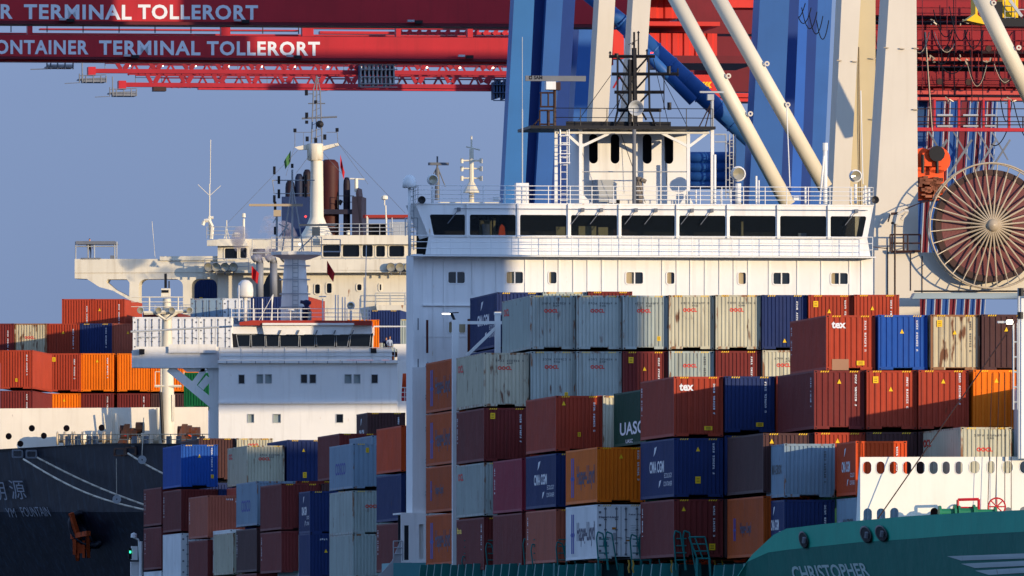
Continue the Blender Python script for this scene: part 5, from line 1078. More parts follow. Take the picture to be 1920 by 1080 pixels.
# foremast
ym_ = BF - 3; fmst = MB().lathe([(.62, FF.z(850, ym_, 310)), (.5, FF.z(720, ym_, 310)), (.36, FF.z(600, ym_, 310)), (.3, FF.z(560, ym_, 310))], (FF.x(313, ym_), ym_, 0), 'z', 12).build('foremast', M['cream'], FS, True)
fo = MB()
def t4(a, b, c, d, r=.05): fo.tube(f_(a, b, ym_ - .4), f_(c, d, ym_ - .4), r, n=5)
for a in ((270, 587, 358, 583, .14), (292, 587, 310, 600, .1), (334, 585, 312, 600, .1), (246, 557, 345, 557, .04), (280, 558, 280, 585, .06), (334, 557, 334, 585, .05), (246, 566, 345, 566, .025), (246, 575, 345, 575, .025), (302, 735, 302, 625, .05), (327, 790, 327, 740, .04), (323, 790, 323, 740, .04), (290, 724, 340, 724, .09), (291, 724, 291, 697, .03), (345, 724, 345, 697, .03), (291, 697, 300, 697, .03)): t4(*a)
fo.box(FF.x(303, ym_), FF.x(319, ym_), ym_ - .3, ym_ + .3, FF.z(556, ym_, 310), FF.z(541, ym_, 310)).build('foremast_fittings', M['cream'], FS)
fo2 = MB().tube(f_(310.5, 540, ym_), f_(310.5, 513, ym_), .1, n=6).tube(f_(317, 540, ym_), f_(317, 527, ym_), .05).box(FF.x(304, ym_), FF.x(317, ym_), ym_ - .34, ym_ - .31, FF.z(549, ym_, 310), FF.z(544, ym_, 310)).tube(f_(301, 735, ym_ - .6), f_(306, 830, ym_ - .6), .12).build('foremast_lantern', M['black'], FS)
for px in (264, 298, 323, 356):
    c = f_(px, 582, ym_ - .5); b_ = MB().lathe([(0, .3), (.15, .25), (.24, 0), (.26, -.2), (.22, -.2)], tuple(c), 'y', 10).build('deck_floodlight', M['lgrey'], FS, True)
    MB().lathe([(.23, -.18), (0, -.12)], tuple(c), 'y', 10).build('lens', M['lens'], b_)
# winches on the foredeck
yw = BF - 2
for px in (115, 128, 147, 165, 189, 201):
    c = f_(px, 822, yw); MB().lathe([(0, -.32), (.52, -.32), (.52, -.25), (.32, -.2), (.32, .2), (.52, .25), (.52, .32), (0, .32)], tuple(c), 'x', 14).build('mooring_drum', M['steel'] if px != 165 else M['cream'], FS, True)
for px, w_ in ((262, 26), (294, 12), (315, 16), (238, 14)): MB().lathe([(.3, -w_ * .019), (.42, -w_ * .019), (.34, 0), (.42, w_ * .019), (.3, w_ * .019)], tuple(f_(px, 826, yw)), 'x', 12).build('mooring_winch', M['steel'], FS, True)
for px, py in ((248, 808), (356, 808)):
    w3 = MB(); c = f_(px, py, yw)
    for q in range(5): w3.lathe([(0, -.3), (.4, -.3), (.4, .3), (0, .3)], (c.x + rnd.uniform(-.7, .7), c.y + rnd.uniform(-.4, .4), c.z + rnd.uniform(-.4, .3)), 'x', 9)
    w3.prism([(c.x - 1, c.z - .9), (c.x - .3, c.z - .9), (c.x - .1, c.z + .5), (c.x - .5, c.z + .5)], c.y - .6, c.y - .4).build('anchor_windlass', mat('windlass_rust', '5c4038', .7, var=.4, rust=.2), FS)
MB().bar(f_(353, 815, yw - .8), f_(365, 821, yw - .8), .1).build('orange_handle', M['orange'], FS)
MB().lathe([(0, .25), (.25, 0), (0, -.25)], tuple(f_(235, 817, yw - .5)), 'z', 10).build('red_buoy', M['flagred'], FS, True)
# hull: top edge, flare
def fb(px): return BF - 5 - px * .062
tp = [(-400, 862), (-60, 849), (0, 845), (60, 840), (110, 836), (200, 834), (300, 833), (400, 833), (470, 834)]
bt_ = [(px, 1110) for px, _ in tp]; wt = [(px, 1480) for px, _ in tp]
hull('bow_hull', [[(a, b, fb(a)) for a, b in tp], [(a, 960, fb(a) + 1.5) for a, b in tp], [(a, b, fb(c) + 7.5) for (a, b), (c, _) in zip(bt_, tp)], [(a, b, fb(c) + 18) for (a, b), (c, _) in zip(wt, tp)]], M['nhull'], FS, FF, 2.5)
def onb(px, py, off=-.25):
    y = fb(px) + (1.5 * (py - 838) / 122 if py < 960 else 1.5 + 6 * (py - 960) / 150)
    return tuple(f_(px, py, y + off))
MB().add([onb(a, b) for a, b in ((-60, 851), (0, 847), (60, 842), (110, 838), (200, 836), (300, 835), (430, 835), (430, 832), (200, 831), (0, 842), (-60, 846))], [tuple(range(11))]).build('rail_cap', M['black'], FS)
def btext(body, x0, x1, py, h, slant, bold=.02, rise=0):
    text(body, lambda a, b: onb(x0 + (x1 - x0) * a + slant * (1 - b), py - h * b + rise * a, -.4), mat('hull_lettering_grey', '8c9098', .6, var=0), FS, bold)
btext('YM', 9, 26, 970, 17, 6, .0); btext('FOUNTAIN', 36, 88, 969, 18, 8, .0, -1); 
try: btext('\u6e90', 14, 42, 936, 36, 9, .0); btext('\u660e', -14, 6, 938, 34, 8, .0)
except Exception as e: print('cjk', e)
rb_ = MB(); rail(rb_, [f_(px, 834, fb(px) + .3) for px in (110, 200, 300, 400)], .75, 2, .03, 1.4, .035); rb_.build('foredeck_rail', M['rusty'], FS)
for px, py, w_ in ((140, 832, .5), (176, 832, .35), (268, 832, .6), (330, 832, .5), (375, 832, .4)): c = f_(px, py, fb(px) + 1.2); MB().tube((c.x - w_, c.y, c.z - .2), (c.x - w_, c.y, c.z + .55), .2, n=8).tube((c.x + w_ * .4, c.y, c.z - .2), (c.x + w_ * .4, c.y, c.z + .55), .2, n=8).box(c.x - w_ - .2, c.x + w_ * .4 + .2, c.y - .2, c.y + .2, c.z - .3, c.z - .1).build('bollard', M['grey'], FS)
# anchor in its pocket
hs_ = MB().lathe([(1.45, .3), (1.35, -.5), (1.2, -.6), (1.0, -.4), (.9, .25), (0, .3)], onb(165, 992, 0), 'y', 18); hs_.v = [(x + (z - onb(165, 992)[2]) * -.3, y, onb(165, 992)[2] + (z - onb(165, 992)[2]) * 1.0) for x, y, z in hs_.v]
hs_.build('anchor_pocket', M['nhull'], FS, True)
an = MB().bar(onb(133, 962, -1.6), onb(148, 1012, -2.2), .3).bar(onb(136, 1006, -2.2), onb(166, 1000, -2.2), .35).bar(onb(138, 1004, -2.3), onb(146, 1050, -2.3), .25).bar(onb(164, 1000, -2.3), onb(166, 1044, -2.3), .25)
c = onb(152, 1026, -2.2)
for k in range(8): x_ = c[0] - .55 + .14 * k; an.box(x_, x_ + rnd.uniform(.1, .3), c[1] - rnd.uniform(.1, .5), c[1] + .2, c[2] - rnd.uniform(.1, .8), c[2] + rnd.uniform(.1, .7))
an.build('anchor', M['anchor'], FS)
for px, py in ((34, 851), (60, 852), (225, 848), (246, 846)):
    c = onb(px, py, -.3); MB().prism(rrect(c[0] - .42, c[0] + .42, c[2] - .3, c[2] + .32, .1), c[1] - .4, c[1], [rrect(c[0] - .3, c[0] + .3, c[2] - .18, c[2] + .2, .08)]).build('mooring_chock', M['grey'] if px < 200 else mat('chock_rusty', '6c5448', .7, var=.3, rust=.2), FS)
# mooring lines with rat guards
def rope(pts, label, sag=0):
    mb = MB(); mb.path(pts, .07, 6); o = mb.build('mooring_line', M['rope'], None, True); o.location = FF.O; o.rotation_euler = (0, 0, TH2)
    return tag(o, label, 'mooring line', 'mooring lines of the far left ship')
def cat(a, b, n=12, s=.02):
    a = Vector(a); b = Vector(b); return [a.lerp(b, i / n) - Vector((0, 0, s * (b - a).length * math.sin(math.pi * i / n))) for i in range(n + 1)]
yk = fb(60) - 1
rope(cat(f_(44, 861, yk), f_(272, 956, yk - 14), 12, .03), 'pale mooring line, lower one of the pair across the black bow')
rope(cat(f_(70, 858, yk), f_(275, 948, yk - 14), 12, .012), 'pale mooring line, upper one of the pair across the black bow')
rope(cat(f_(240, 850, fb(240) - 1.2), f_(310, 890, fb(310) - 2), 6, .01), 'short pale mooring line running behind the vivid blue container')
for px, py, lb in ((219, 936, 'white round rat guard where two mooring lines meet'), (266.5, 862, 'cream round rat guard high on the short mooring line')):
    c = f_(px, py, fb(px) - 2.2); r_ = thing('rat_guard', lb, 'rat guard', Fr(px, py, 960, TH2)); r_.location = FF.O + Matrix.Rotation(TH2, 3, 'Z') @ c
    MB().prism(circ(0, 0, .31, 18), -.06, .06, [circ(0, 0, .06, 8)]).build('disc', M['lgrey'], r_)
    MB().tube((0, -.08, .31), (.12 if px > 250 else -.02, -.08, 3.0 if px > 250 else 2.9), .03).build('hanging_cord', M['rope'], r_)
# ================================================================ quay cranes
CF = Fr(1640, 600, 800)
WC = thing('quay_crane', 'cream gantry crane with big box legs, diagonal tubes and cable reel at right', 'crane', CF, 'gantry cranes along the quay')
c_ = CF.l
def quad(mb, fr, xt0, xt1, yt, xb0, xb1, yb, y, d):
    """box leg whose front face fills a tapering outline; d metres deep"""
    pts = [fr.l(xb0, yb, y), fr.l(xb1, yb, y), fr.l(xt1, yt, y), fr.l(xt0, yt, y)]
    return mb.prism([(p.x, p.z) for p in pts], y, y + d)
def cpart(name, q, y, d, mt, fr=CF, parent=None): return quad(MB(), fr, *q, y, d).build(name, mt, parent or WC)
cpart('leg', (1125.5, 1156, -40, 1093, 1123, 520), 40, 2.6, M['beige'])
cpart('leg', (1189.5, 1223, -40, 1153, 1185, 520), 34, 2.6, M['beige'])
cpart('leg', (1580, 1616, -40, 1552, 1582, 560), 14, 2.4, M['beige'])
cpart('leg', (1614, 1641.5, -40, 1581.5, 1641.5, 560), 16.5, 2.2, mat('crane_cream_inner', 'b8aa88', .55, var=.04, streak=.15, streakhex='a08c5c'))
cpart('leg', (1669, 1718, -40, 1636, 1722, 480), 0, 3.6, M['beige'])
lowb = MB().prism([(c_(a, b, -.01).x, c_(a, b, -.01).z) for a, b in ((1637, 640), (1722, 640), (1722, 556), (2000, 556), (2000, 474), (1722, 474), (1722, 470), (1637, 470))], -.6, 3)
lowb.build('sill_beam', M['beige'], WC)
seam = MB()
for a, b, c, d in ((1664.5, 460, 1664.5, 600), (1707.5, 474, 1707.5, 545), (1729, 480, 1729, 552), (1637, 463, 1664, 466)): seam.bar(c_(a, b, -.62), c_(c, d, -.62), .05)
for a, b in ((1609, 690), ): pass
seam.each('conduit', M['brown'], WC); seam = MB(); seam.path([c_(1610, 88, 16.4), c_(1611, 240, 16.4), c_(1614, 420, 16.4)], .03, 4).build('conduit', M['brown'], WC)
lug = MB()
for a, b, y in ((1661, 89, -.1), (1691, 91, -.1), (1717, 90, -.1), (1573, 113, 13.9), (1602, 115, 13.9), (1637, 109, 16.3), (1716, 205, -.1), (1638, 223, 16.3)): lug.bar(c_(a - 4, b, y), c_(a + 5, b + 1, y), .1, .06)
lug.each('leg_lug', M['steel'], WC)
for (a, b, c, d, r, y) in ((1252, -30, 1478, 385, .45, 2), (1332, -30, 1548, 352, .45, 2), (1826, -30, 1935, 190, .5, 3)):
    tb = MB().tube(c_(a, b, y), c_(c, d, y), r, n=18); tb.build('diagonal_tube', mat('tube_cream', 'd2c8b0', .45, var=.03, streak=.05), WC, True)
tg = MB()
for px, py, y in ((1405, 214, 2), (1364, 143, 2), (1475, 197, 2), (1436, 120, 2), (1908, 90, 3), (1861, 6, 3)):
    c = c_(px, py, y); tg.prism(circ(c.x, c.z, .16, 10), y - .5, y - .42, [circ(c.x, c.z, .07, 8)])
tg.each('tube_lug', M['beige'], WC)
cpart('trough_beam', (1716, 1990, 549, 1710, 1990, 560), -3.4, 1.2, mat('trough_blue_grey', '8c9ca4', .5, var=.05))
MB().tube(c_(1714, 546, -3.5), c_(1990, 546, -3.5), .05).build('trough_rail', M['black'], WC)
# cable reel
yr_ = -2.2; cc = c_(1859, 423, yr_); rs = 1.0 / (c_(1860, 423, yr_).x - c_(1859, 423, yr_).x)
def px2m(p): return p / rs
RW = thing('cable_reel', 'large spoked cable reel wound with pink cable on the cream crane', 'cable reel', CF); RW.parent = None
RW.location = CF.O + Matrix.Rotation(TH, 3, 'Z') @ Vector((cc.x, cc.y, cc.z))
for k_ in ('label', 'category'): del RW[k_]
RW.parent = WC; RW.location = cc; RW.rotation_euler = (0, 0, 0)
MB().ring((0, -.1, 0), px2m(116), .055, 'y', 64, 6).ring((0, .9, 0), px2m(116), .045, 'y', 64, 5).build('rim', M['steel'], RW, True)
wn = MB()
prof = []
for i in range(30):
    r_ = px2m(20 + i * 2.4); prof += [(r_, .25), (r_ + px2m(1.2), .235)]
wn.lathe([(0, .3)] + prof + [(px2m(93), .25), (px2m(93), 1.3), (0, 1.3)], (0, 0, 0), 'y', 64).build('wound_cable', M['pink'], RW)
MB().lathe([(px2m(93), .2), (px2m(104), .2), (px2m(104), 1.35), (px2m(93), 1.35)], (0, 0, 0), 'y', 64).build('drum_flange', M['brown'], RW)
MB().lathe([(0, .0), (px2m(40), .0), (px2m(40), .22), (0, .25)], (0, 0, 0), 'y', 24).build('hub_plate', M['brown'], RW)
for i in range(32):
    t = 2 * math.pi * (i + .5) / 32; MB().tube((px2m(11) * math.cos(t), -.45, px2m(11) * math.sin(t)), (px2m(96) * math.cos(t), .05, px2m(96) * math.sin(t)), .055, n=6).tube((px2m(96) * math.cos(t), .05, px2m(96) * math.sin(t)), (px2m(116) * math.cos(t), -.08, px2m(116) * math.sin(t)), .035, n=5).build('spoke', M['steel'], RW)
MB().lathe([(0, -.75), (px2m(8), -.7), (px2m(12), -.5), (px2m(12), 0)], (0, 0, 0), 'y', 16).build('hub', M['steel'], RW, True)
MB().tube((0, 1.2, 0), (0, 4, 0), .5, n=12).build('axle', M['grey'], RW)
# davit, platform rail on the big leg
dv = MB().bar(c_(1671, 401, -1), c_(1684, 400, -1), .16).bar(c_(1671, 418, -1), c_(1682, 419, -1), .12).bar(c_(1669, 402, -.8), c_(1665, 416, -.8), .08).build('wall_brackets', M['brown'], WC)
MB().path([c_(1680, 420, -1.2), c_(1684, 403, -1.2), c_(1695, 396, -1.2), c_(1703, 397, -1.2)], .14, 6).tube(c_(1690, 412, -1.2), c_(1700, 399, -1.2), .1).build('davit', M['beige'], WC)
MB().path([c_(1678, 600, -1.1), c_(1678, 420, -1.1)], .06).path([c_(1690, 395, -1.1), c_(1724, 381, -1.4), c_(1762, 372, -1.4)], .035).build('davit_pipe', M['brown'], WC)
pr = MB()
pr.path([c_(1669, 440, -1), c_(1726, 440, -1)], .05).path([c_(1669, 456, -1), c_(1726, 456, -1)], .05).path([c_(1671, 472, -1), c_(1726, 471, -1)], .08)
for px in (1669, 1673, 1694, 1702, 1726): pr.tube(c_(px, 472, -1), c_(px, 440, -1), .05)
pr.build('platform_rail', M['brown'], WC)
# orange machine behind the leg
MB().box(c_(1712, 0, 24).x, c_(1770, 0, 24).x, 24, 27, c_(1740, 375, 24).z, c_(1740, 318, 24).z).lathe([(0, 0), (.85, 0), (.85, 1), (0, 1)], tuple(c_(1757, 300, 24)), 'y', 16).lathe([(0, 0), (.75, 0), (.75, 1), (0, 1)], tuple(c_(1730, 300, 24)), 'y', 16).box(c_(1728, 0, 24).x, c_(1765, 0, 24).x, 23.6, 24.5, c_(1740, 312, 24).z, c_(1740, 287, 24).z).build('hoist_machine', M['orange'], WC)
MB().tube(c_(1730, 325, 23.4), c_(1730, 290, 23.4), .1).tube(c_(1757, 325, 23.4), c_(1757, 290, 23.4), .1).lathe([(0, 0), (.5, 0), (.5, .2), (0, .2)], tuple(c_(1757, 288, 23.3)), 'y', 12).build('machine_levers', M['black'], WC)
pc_ = MB()
for i in range(40): a = c_(1722 + rnd.random() * 45, 335 + rnd.random() * 38, 23.5); pc_.box(a.x, a.x + rnd.uniform(.1, .5), 23.3, 24, a.z, a.z + rnd.uniform(.08, .4))
pc_.build('machine_parts', mat('machine_pinkish', 'b06848', .6, var=.4), WC)
# ---- blue cranes with red booms
BCR = []
specs = [
 ('blue gantry crane nearest the bridge mast, its red boom carrying the upper white lettering', 860),
 ('blue gantry crane whose red boom carries the lower white lettering', 905),
 ('blue gantry crane with the upper of the two red lattice booms', 1085),
 ('blue gantry crane with the lowest red lattice boom', 1135)]
for lb, Y_ in specs:
    F = Fr(960, 700, Y_); BCR.append((thing('quay_crane', lb, 'crane', F, 'gantry cranes along the quay'), F))
(C1, F1), (C2, F2), (C3, F3), (C4, F4) = BCR
lb = mat('crane_light_blue', '2e6aa4', .5, var=.05, streak=.1, streakhex='2c5480')
cpart('leg', (966, 1004, -40, 934, 975, 560), 0, 2.0, lb, F1, C1)
cpart('leg', (1027, 1058, -40, 992, 1022, 560), 4, 8, M['blue'], F1, C1)
cpart('leg', (1000, 1030, -40, 966, 995, 560), 5, 1.5, M['navy'], F1, C1)  # dark strip, shade of the leg side put into its colour
cpart('leg', (1056, 1081, -40, 1020, 1046, 560), 14, 1.5, M['navy'], F1, C1)
cpart('leg', (1092, 1122, -40, 1053, 1090, 560), 8, 6, M['blue'], F2, C2)
cpart('leg', (1427, 1482, -40, 1394, 1455, 560), -32, 3, M['blue'], F2, C2)
cpart('leg', (1480, 1500, -40, 1450, 1475, 560), 5, 2, M['navy'], F2, C2)
cpart('leg', (1500, 1517, -40, 1470, 1494, 560), 3, 2.5, mat('crane_bright_blue', '2458a4', .5, var=.05), F3, C3)
cpart('leg', (1517, 1535, -40, 1492, 1512, 560), 8, 2, M['navy'], F3, C3)
cpart('leg', (1535, 1562, -40, 1508, 1534, 560), 2, 3, M['blue'], F4, C4)
for (F, C_, a, b, c, d, r, y) in ((F1, C1, 1085, -25, 1180, 52, .5, 20), (F1, C1, 1165, 40, 1410, 262, .62, 20), (F1, C1, 1175, 62, 1300, 190, .35, 19)):
    MB().tube(F.l(a, b, y), F.l(c, d, y), r, n=16).build('brace_tube', M['blue'], C_, True)
fl = MB()
for k in range(8): p = F1.l(1165 + 30 * k, 40 + 27.2 * k, 20); q = F1.l(1167 + 30 * k, 41.8 + 27.2 * k, 20); fl.tube(p, q, .68, n=16)
fl.each('brace_flange', M['blue'], C1)
for a, b, py, r in ((1294, 1375, 296, .4), (1294, 1375, 314, .4), (1294, 1375, 331, .4), (1294, 1375, 346, .3), (985, 1050, 300, .45), (985, 1050, 345, .3)): MB().tube(F1.l(a, py, 16), F1.l(b, py, 16), r, n=12).build('cross_tube', M['blue'], C1, True)
MB().tube(F1.l(990, 308, 15), F1.l(1052, 352, 15), .5, n=10).build('cross_tube', M['blue'], C1, True)
MB().prism([(F1.l(a, b, 22).x, F1.l(a, b, 22).z) for a, b in ((1385, 380), (1425, 380), (1425, 225), (1395, 245), (1375, 262))], 22, 25).build('brace_gusset', M['blue'], C1)
gl = MB(); ladder(gl, F1.x(1361, 14), F1.x(1379, 14), 14, F1.z(370, 14), F1.z(250, 14), .05, .8); ladder(gl, F1.x(1367, 14), F1.x(1374, 14), 13.8, F1.z(370, 14), F1.z(250, 14), .04, .4)
gl.path([F1.l(1340, 252, 14), F1.l(1362, 252, 14)], .05).path([F1.l(1340, 266, 14), F1.l(1362, 266, 14)], .04).build('access_ladder', M['lgrey'], C1)
# booms
bx_ = lambda F, a, b, t, u, y0, y1: (F.x(a, y0), F.x(b, y0), y0, y1, F.z(u, y0, 400), F.z(t, y0, 400))
MB().box(*bx_(F1, -250, 1180, -12, 41, 30, 31.6)).build('boom', M['red'], C1)
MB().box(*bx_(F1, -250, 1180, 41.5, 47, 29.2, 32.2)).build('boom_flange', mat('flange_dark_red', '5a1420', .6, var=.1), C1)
text('CONTAINER', lambda a, b: (F1.x(-205 + 229 * a, 29.9), 29.97, F1.z(36 - 28 * b, 29.9, 100)), M['wtxt'], C1, .03, sp=1.12)
text('TERMINAL', lambda a, b: (F1.x(45 + 202 * a, 29.9), 29.97, F1.z(36 - 28 * b, 29.9, 100)), M['wtxt'], C1, .03, sp=1.12)
text('TOLLERORT', lambda a, b: (F1.x(259 + 225 * a, 29.9), 29.97, F1.z(35 - 28 * b, 29.9, 100)), M['wtxt'], C1, .03, sp=1.12)
MB().box(*bx_(F2, -250, 1150, 67.5, 108, 12, 13.4)).build('boom', M['red'], C2)
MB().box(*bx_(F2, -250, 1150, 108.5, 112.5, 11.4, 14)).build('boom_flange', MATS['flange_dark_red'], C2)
MB().box(*bx_(F2, -250, 1150, 112.8, 117.5, 12, 13.6)).build('boom_rail', M['red'], C2)
for w_, a, b in (('CONTAINER', -34, 166), ('TERMINAL', 186, 376), ('TOLLERORT', 388, 600)):
    text(w_, lambda s, t, a=a, b=b: (F2.x(a + (b - a) * s, 11.9), 11.97, F2.z(102 - 27 * t, 11.9, 100)), M['wtxt'], C2, .03, sp=1.12)
# walkway between the two lettered booms
wk = MB(); wk.box(*bx_(F2, -250, 1150, 63.5, 66.5, 16, 17))
wk.build('walkway', M['red'], C2)
wr_ = MB(); rail(wr_, [(F2.x(-250, 15.8), 15.8, F2.z(66, 15.8)), (F2.x(560, 15.8), 15.8, F2.z(66, 15.8))], .95, 2, .03, 2.4, .04); wr_.build('walkway_rail', M['brown'], C2)
for a, b in ((52, 61), (567, 588), (743, 752), (877, 887), (415, 432)): MB().box(*bx_(F2, a, b, 50, 67, 14, 15)).build('walkway_bracket', M['red'], C2)
sl_ = MB(); sl_.box(*bx_(F2, 588, 960, 49, 52.5, 18, 19)).box(*bx_(F2, 600, 960, 57, 62, 22, 23)); 
for k in range(14): p = F2.l(745 + 18 * k, 65, 22); q = F2.l(752 + 18 * k, 56, 22); sl_.bar(p, q, .25)
sl_.box(*bx_(F2, 75, 560, 55, 57.5, 20, 21)).build('second_girder', M['red'], C2)
for a, F, C_, py, y in ((112, F1, C1, 37, 28.8), (440, F1, C1, 37, 28.8), (765, F1, C1, 36, 28.8), (233, F2, C2, 104, 11), (538, F2, C2, 103, 11), (860, F2, C2, 101, 11)):
    MB().box(F.x(a, y), F.x(a + 12, y), y, y + .5, F.z(py + 6, y), F.z(py + 2, y)).build('boom_floodlight', M['lgrey'], C_)
    MB().box(F.x(a + 14, y), F.x(a + 28, y), y, y + .5, F.z(py + 9, y), F.z(py + 3, y)).build('boom_lamp_housing', M['black'], C_)
for a in (145, 213, 281, 349, 565, 628): 
    pass
dr_ = mat('lattice_deep_red', '9c1826', .55, var=.15)
def lattice(F, C_, xa, xb, yt, yb_, y, step, lean, lights=True):
    MB().box(*bx_(F, xa, xb, yb_ - 8, yb_, y, y + .7)).build('boom', dr_, C_)
    tr2 = MB(); n = int((xb - xa) / step)
    for k in range(n):
        x = xa + 60 + k * step
        tr2.bar(F.l(x, yb_ - 8, y + .3), F.l(x - lean, yt, y + .3), .3); tr2.bar(F.l(x + 6, yb_ - 8, y + .3), F.l(x + 6 + lean, yt, y + .3), .38)
    tr2.box(*bx_(F, xa + 30, xb, yt - 1.5, yt + 2, y + 2, y + 2.4)).build('boom_lattice', dr_, C_)
    rr_ = MB(); rail(rr_, [(F.x(xa + 30, y + 3), y + 3, F.z(yb_ - 6, y)), (F.x(xb, y + 3), y + 3, F.z(yb_ - 6, y))], 1.0, 2, .025, 2.2, .03); rr_.build('boom_rail', M['grey'], C_)
    pf_ = MB(); x0_, x1_ = xa - 18, xa + 32
    pf_.box(F.x(x0_ + 8, y - 1), F.x(x1_, y - 1), y - 1, y + 1.5, F.z(yb_ + 21, y), F.z(yb_ + 17, y)).box(F.x(x0_, y - 1), F.x(x1_, y - 1), y - 1, y + 1.5, F.z(yb_ + 16.5, y), F.z(yb_ + 14.5, y))
    for px in (x0_, x0_ + 6, x0_ + 12, x0_ + 26, x0_ + 40, x1_): pf_.tube(F.l(px, yb_ + 17, y - 1), F.l(px, yb_ + (0 if px < x0_ + 10 else 4), y - 1), .05)
    for q in (2, 8): pf_.tube(F.l(x0_, yb_ + q + 2, y - 1), F.l(x1_, yb_ + q, y - 1), .035)
    pf_.tube(F.l(x0_, yb_ + 17, y - 1), F.l(x0_ - 28, yb_ + 18.5, y - 1), .03).tube(F.l(x0_ + 5, yb_ + 14, y - 1), F.l(x0_ + 5, yb_ - 20, y - 1), .05).build('boom_tip_platform', M['grey'], C_)
    MB().box(F.x(xa - 2, y), F.x(xa + 12, y), y - .3, y + 1, F.z(yb_ + 8, y), F.z(yb_ - 8, y)).build('boom_tip_sheave', M['red'], C_)
    if lights:
        for k in range(15): MB().box(F.x(xa + 70 + k * 62, y + 1.5), F.x(xa + 77 + k * 62, y + 1.5), y + 1.4, y + 1.6, F.z(yb_ - 11, y), F.z(yb_ - 13.5, y)).build('boom_lamp', M['lamp'], C_)
lattice(F3, C3, 167, 1140, 118, 138, 0, 62, 8)
lattice(F4, C4, 224, 1140, 141, 163.5, 0, 62, 8, False)
for F, C_, xa, t, b in ((F3, C3, 240, 119, 141), (F4, C4, 300, 143, 165)):
    tr3 = MB()
    for k in range(26): x = xa + k * 34; tr3.bar(F.l(x, b, 6), F.l(x + 12, t, 6), .16); tr3.bar(F.l(x + 24, b, 6), F.l(x + 12, t, 6), .16)
    tr3.box(*bx_(F, xa, 1140, t + 2, t + 4.5, 6, 6.3)).box(*bx_(F, xa, 1140, b - 2.5, b, 6, 6.3)).build('rear_lattice', dr_, C_)
MB().box(*bx_(F4, 372, 1140, 165, 168, 0, .8)).build('trolley_rail', M['red'], C4)
MB().box(*bx_(F4, 288, 312, 163, 171, -1, .5)).build('hanging_sheave', M['brown'], C4)
g3 = MB(); g3.box(F1.x(88, 40), F1.x(137, 40), 40, 42, F1.z(132, 40), F1.z(128.5, 40))
for px in (88, 95, 108, 122, 137): g3.tube(F1.l(px, 130, 40), F1.l(px, 118, 40), .05)
g3.tube(F1.l(88, 122, 40), F1.l(137, 122, 40), .04).tube(F1.l(90, 129, 40), F1.l(57, 130, 40), .03).build('boom_tip_platform', M['grey'], C1)
for a, b, F, C_ in ((675, 745, F3, C3), (925, 975, F4, C4)):
    t_ = MB(); 
    for q in range(9): 
        t_.box(F.x(a + q * (b - a) / 9, -1.5), F.x(a + q * (b - a) / 9 + 3, -1.5), -1.5, 0, F.z((165 if F is F3 else 188) - (q % 3) * 2, 0), F.z((118 if F is F3 else 148) + rnd.random() * 8, 0))
    for z in ((124, 133, 147, 160, 166) if F is F3 else (150, 160, 175, 190)): t_.box(F.x(a, -1.6), F.x(b, -1.6), -1.7, -1.5, F.z(z + 1, 0), F.z(z - .6, 0))
    t_.build('trolley_cab', mat('trolley_blue_grey', '2c4464', .6, var=.3), C_)
# ---- red machinery houses and girders between the legs
def rbox(F, C_, a, b, t, u, y0, y1, nm='machinery_house', mt=None, corr=False):
    if corr:
        mb = MB(); x0_, x1_ = F.x(a, y0), F.x(b, y0); w_ = wave(x0_, x1_, .9, .12); z0, z1 = F.z(u, y0, a), F.z(t, y0, a)
        n = len(w_); mb.add([(p, y0 + q, z0) for p, q in w_] + [(p, y0 + q, z1) for p, q in w_], [(i, i + 1, n + i + 1, n + i) for i in range(n - 1)]).box(x0_, x1_, y0 + .2, y1, z0, z1)
        return mb.build(nm, mt or M['red'], C_)
    return MB().box(F.x(a, y0), F.x(b, y0), y0, y1, F.z(u, y0, a), F.z(t, y0, a)).build(nm, mt or M['red'], C_)
dr = mat('crane_deep_red', '6c101c', .55, var=.15, streak=.2, streakhex='3c0c14'); vr = mat('crane_vermilion', 'c83024', .5, var=.06, streak=.2, streakhex='8c2018')
rbox(F2, C2, 1080, 1440, -30, -8, 40, 44, 'girder', dr)
rbox(F2, C2, 1152, 1185, -15, 37, 44, 50, mt=vr, corr=True); rbox(F2, C2, 1215, 1272, -20, 34, 44, 50, mt=vr, corr=True)
rbox(F2, C2, 1215, 1345, 62, 104, 42, 52, mt=vr, corr=True); rbox(F2, C2, 1255, 1420, 104, 118, 41, 52, 'machinery_floor', dr)
rbox(F2, C2, 1215, 1350, 40, 48, 40, 52, 'girder', vr); rbox(F2, C2, 1160, 1440, 48, 62, 50, 54, 'girder', dr)
rbox(F3, C3, 1270, 1440, -20, 140, 30, 34, 'portal_plate', dr); rbox(F3, C3, 1295, 1345, 140, 170, 24, 30, 'trolley_body', vr)
rbox(F3, C3, 1300, 1425, 174, 182, 22, 26, 'girder', vr); rbox(F3, C3, 1340, 1425, 184, 190, 22, 26, 'girder', vr); rbox(F3, C3, 1345, 1430, 118, 172, 28, 30, 'portal_plate', dr)
rbox(F3, C3, 1360, 1440, -8, 14, 20, 24, 'girder', vr); rbox(F2, C2, 1150, 1170, 50, 110, 38, 40, 'cab_panel', vr)
rbox(F3, C3, 1080, 1095, 60, 165, 30, 34, 'girder', dr); rbox(F4, C4, 1395, 1445, 30, 110, 40, 44, 'girder', vr)
ch = MB()
for px, py in ((1156, 10), (1316, 159), (1322, 159), (1328, 159), (1081, 82)):
    y = 23.6 if py > 100 else 43.6; F = F3 if py > 100 else F2; p = F.l(px, py, y); ch.add([(p.x - .1, y, p.z), (p.x + .1, y, p.z + .25), (p.x + .3, y, p.z + .25), (p.x + .1, y, p.z), (p.x + .3, y, p.z - .25), (p.x + .1, y, p.z - .25)], [(0, 1, 2, 3), (0, 3, 4, 5)])
ch.build('chevron_marks', M['yellow'], C3)
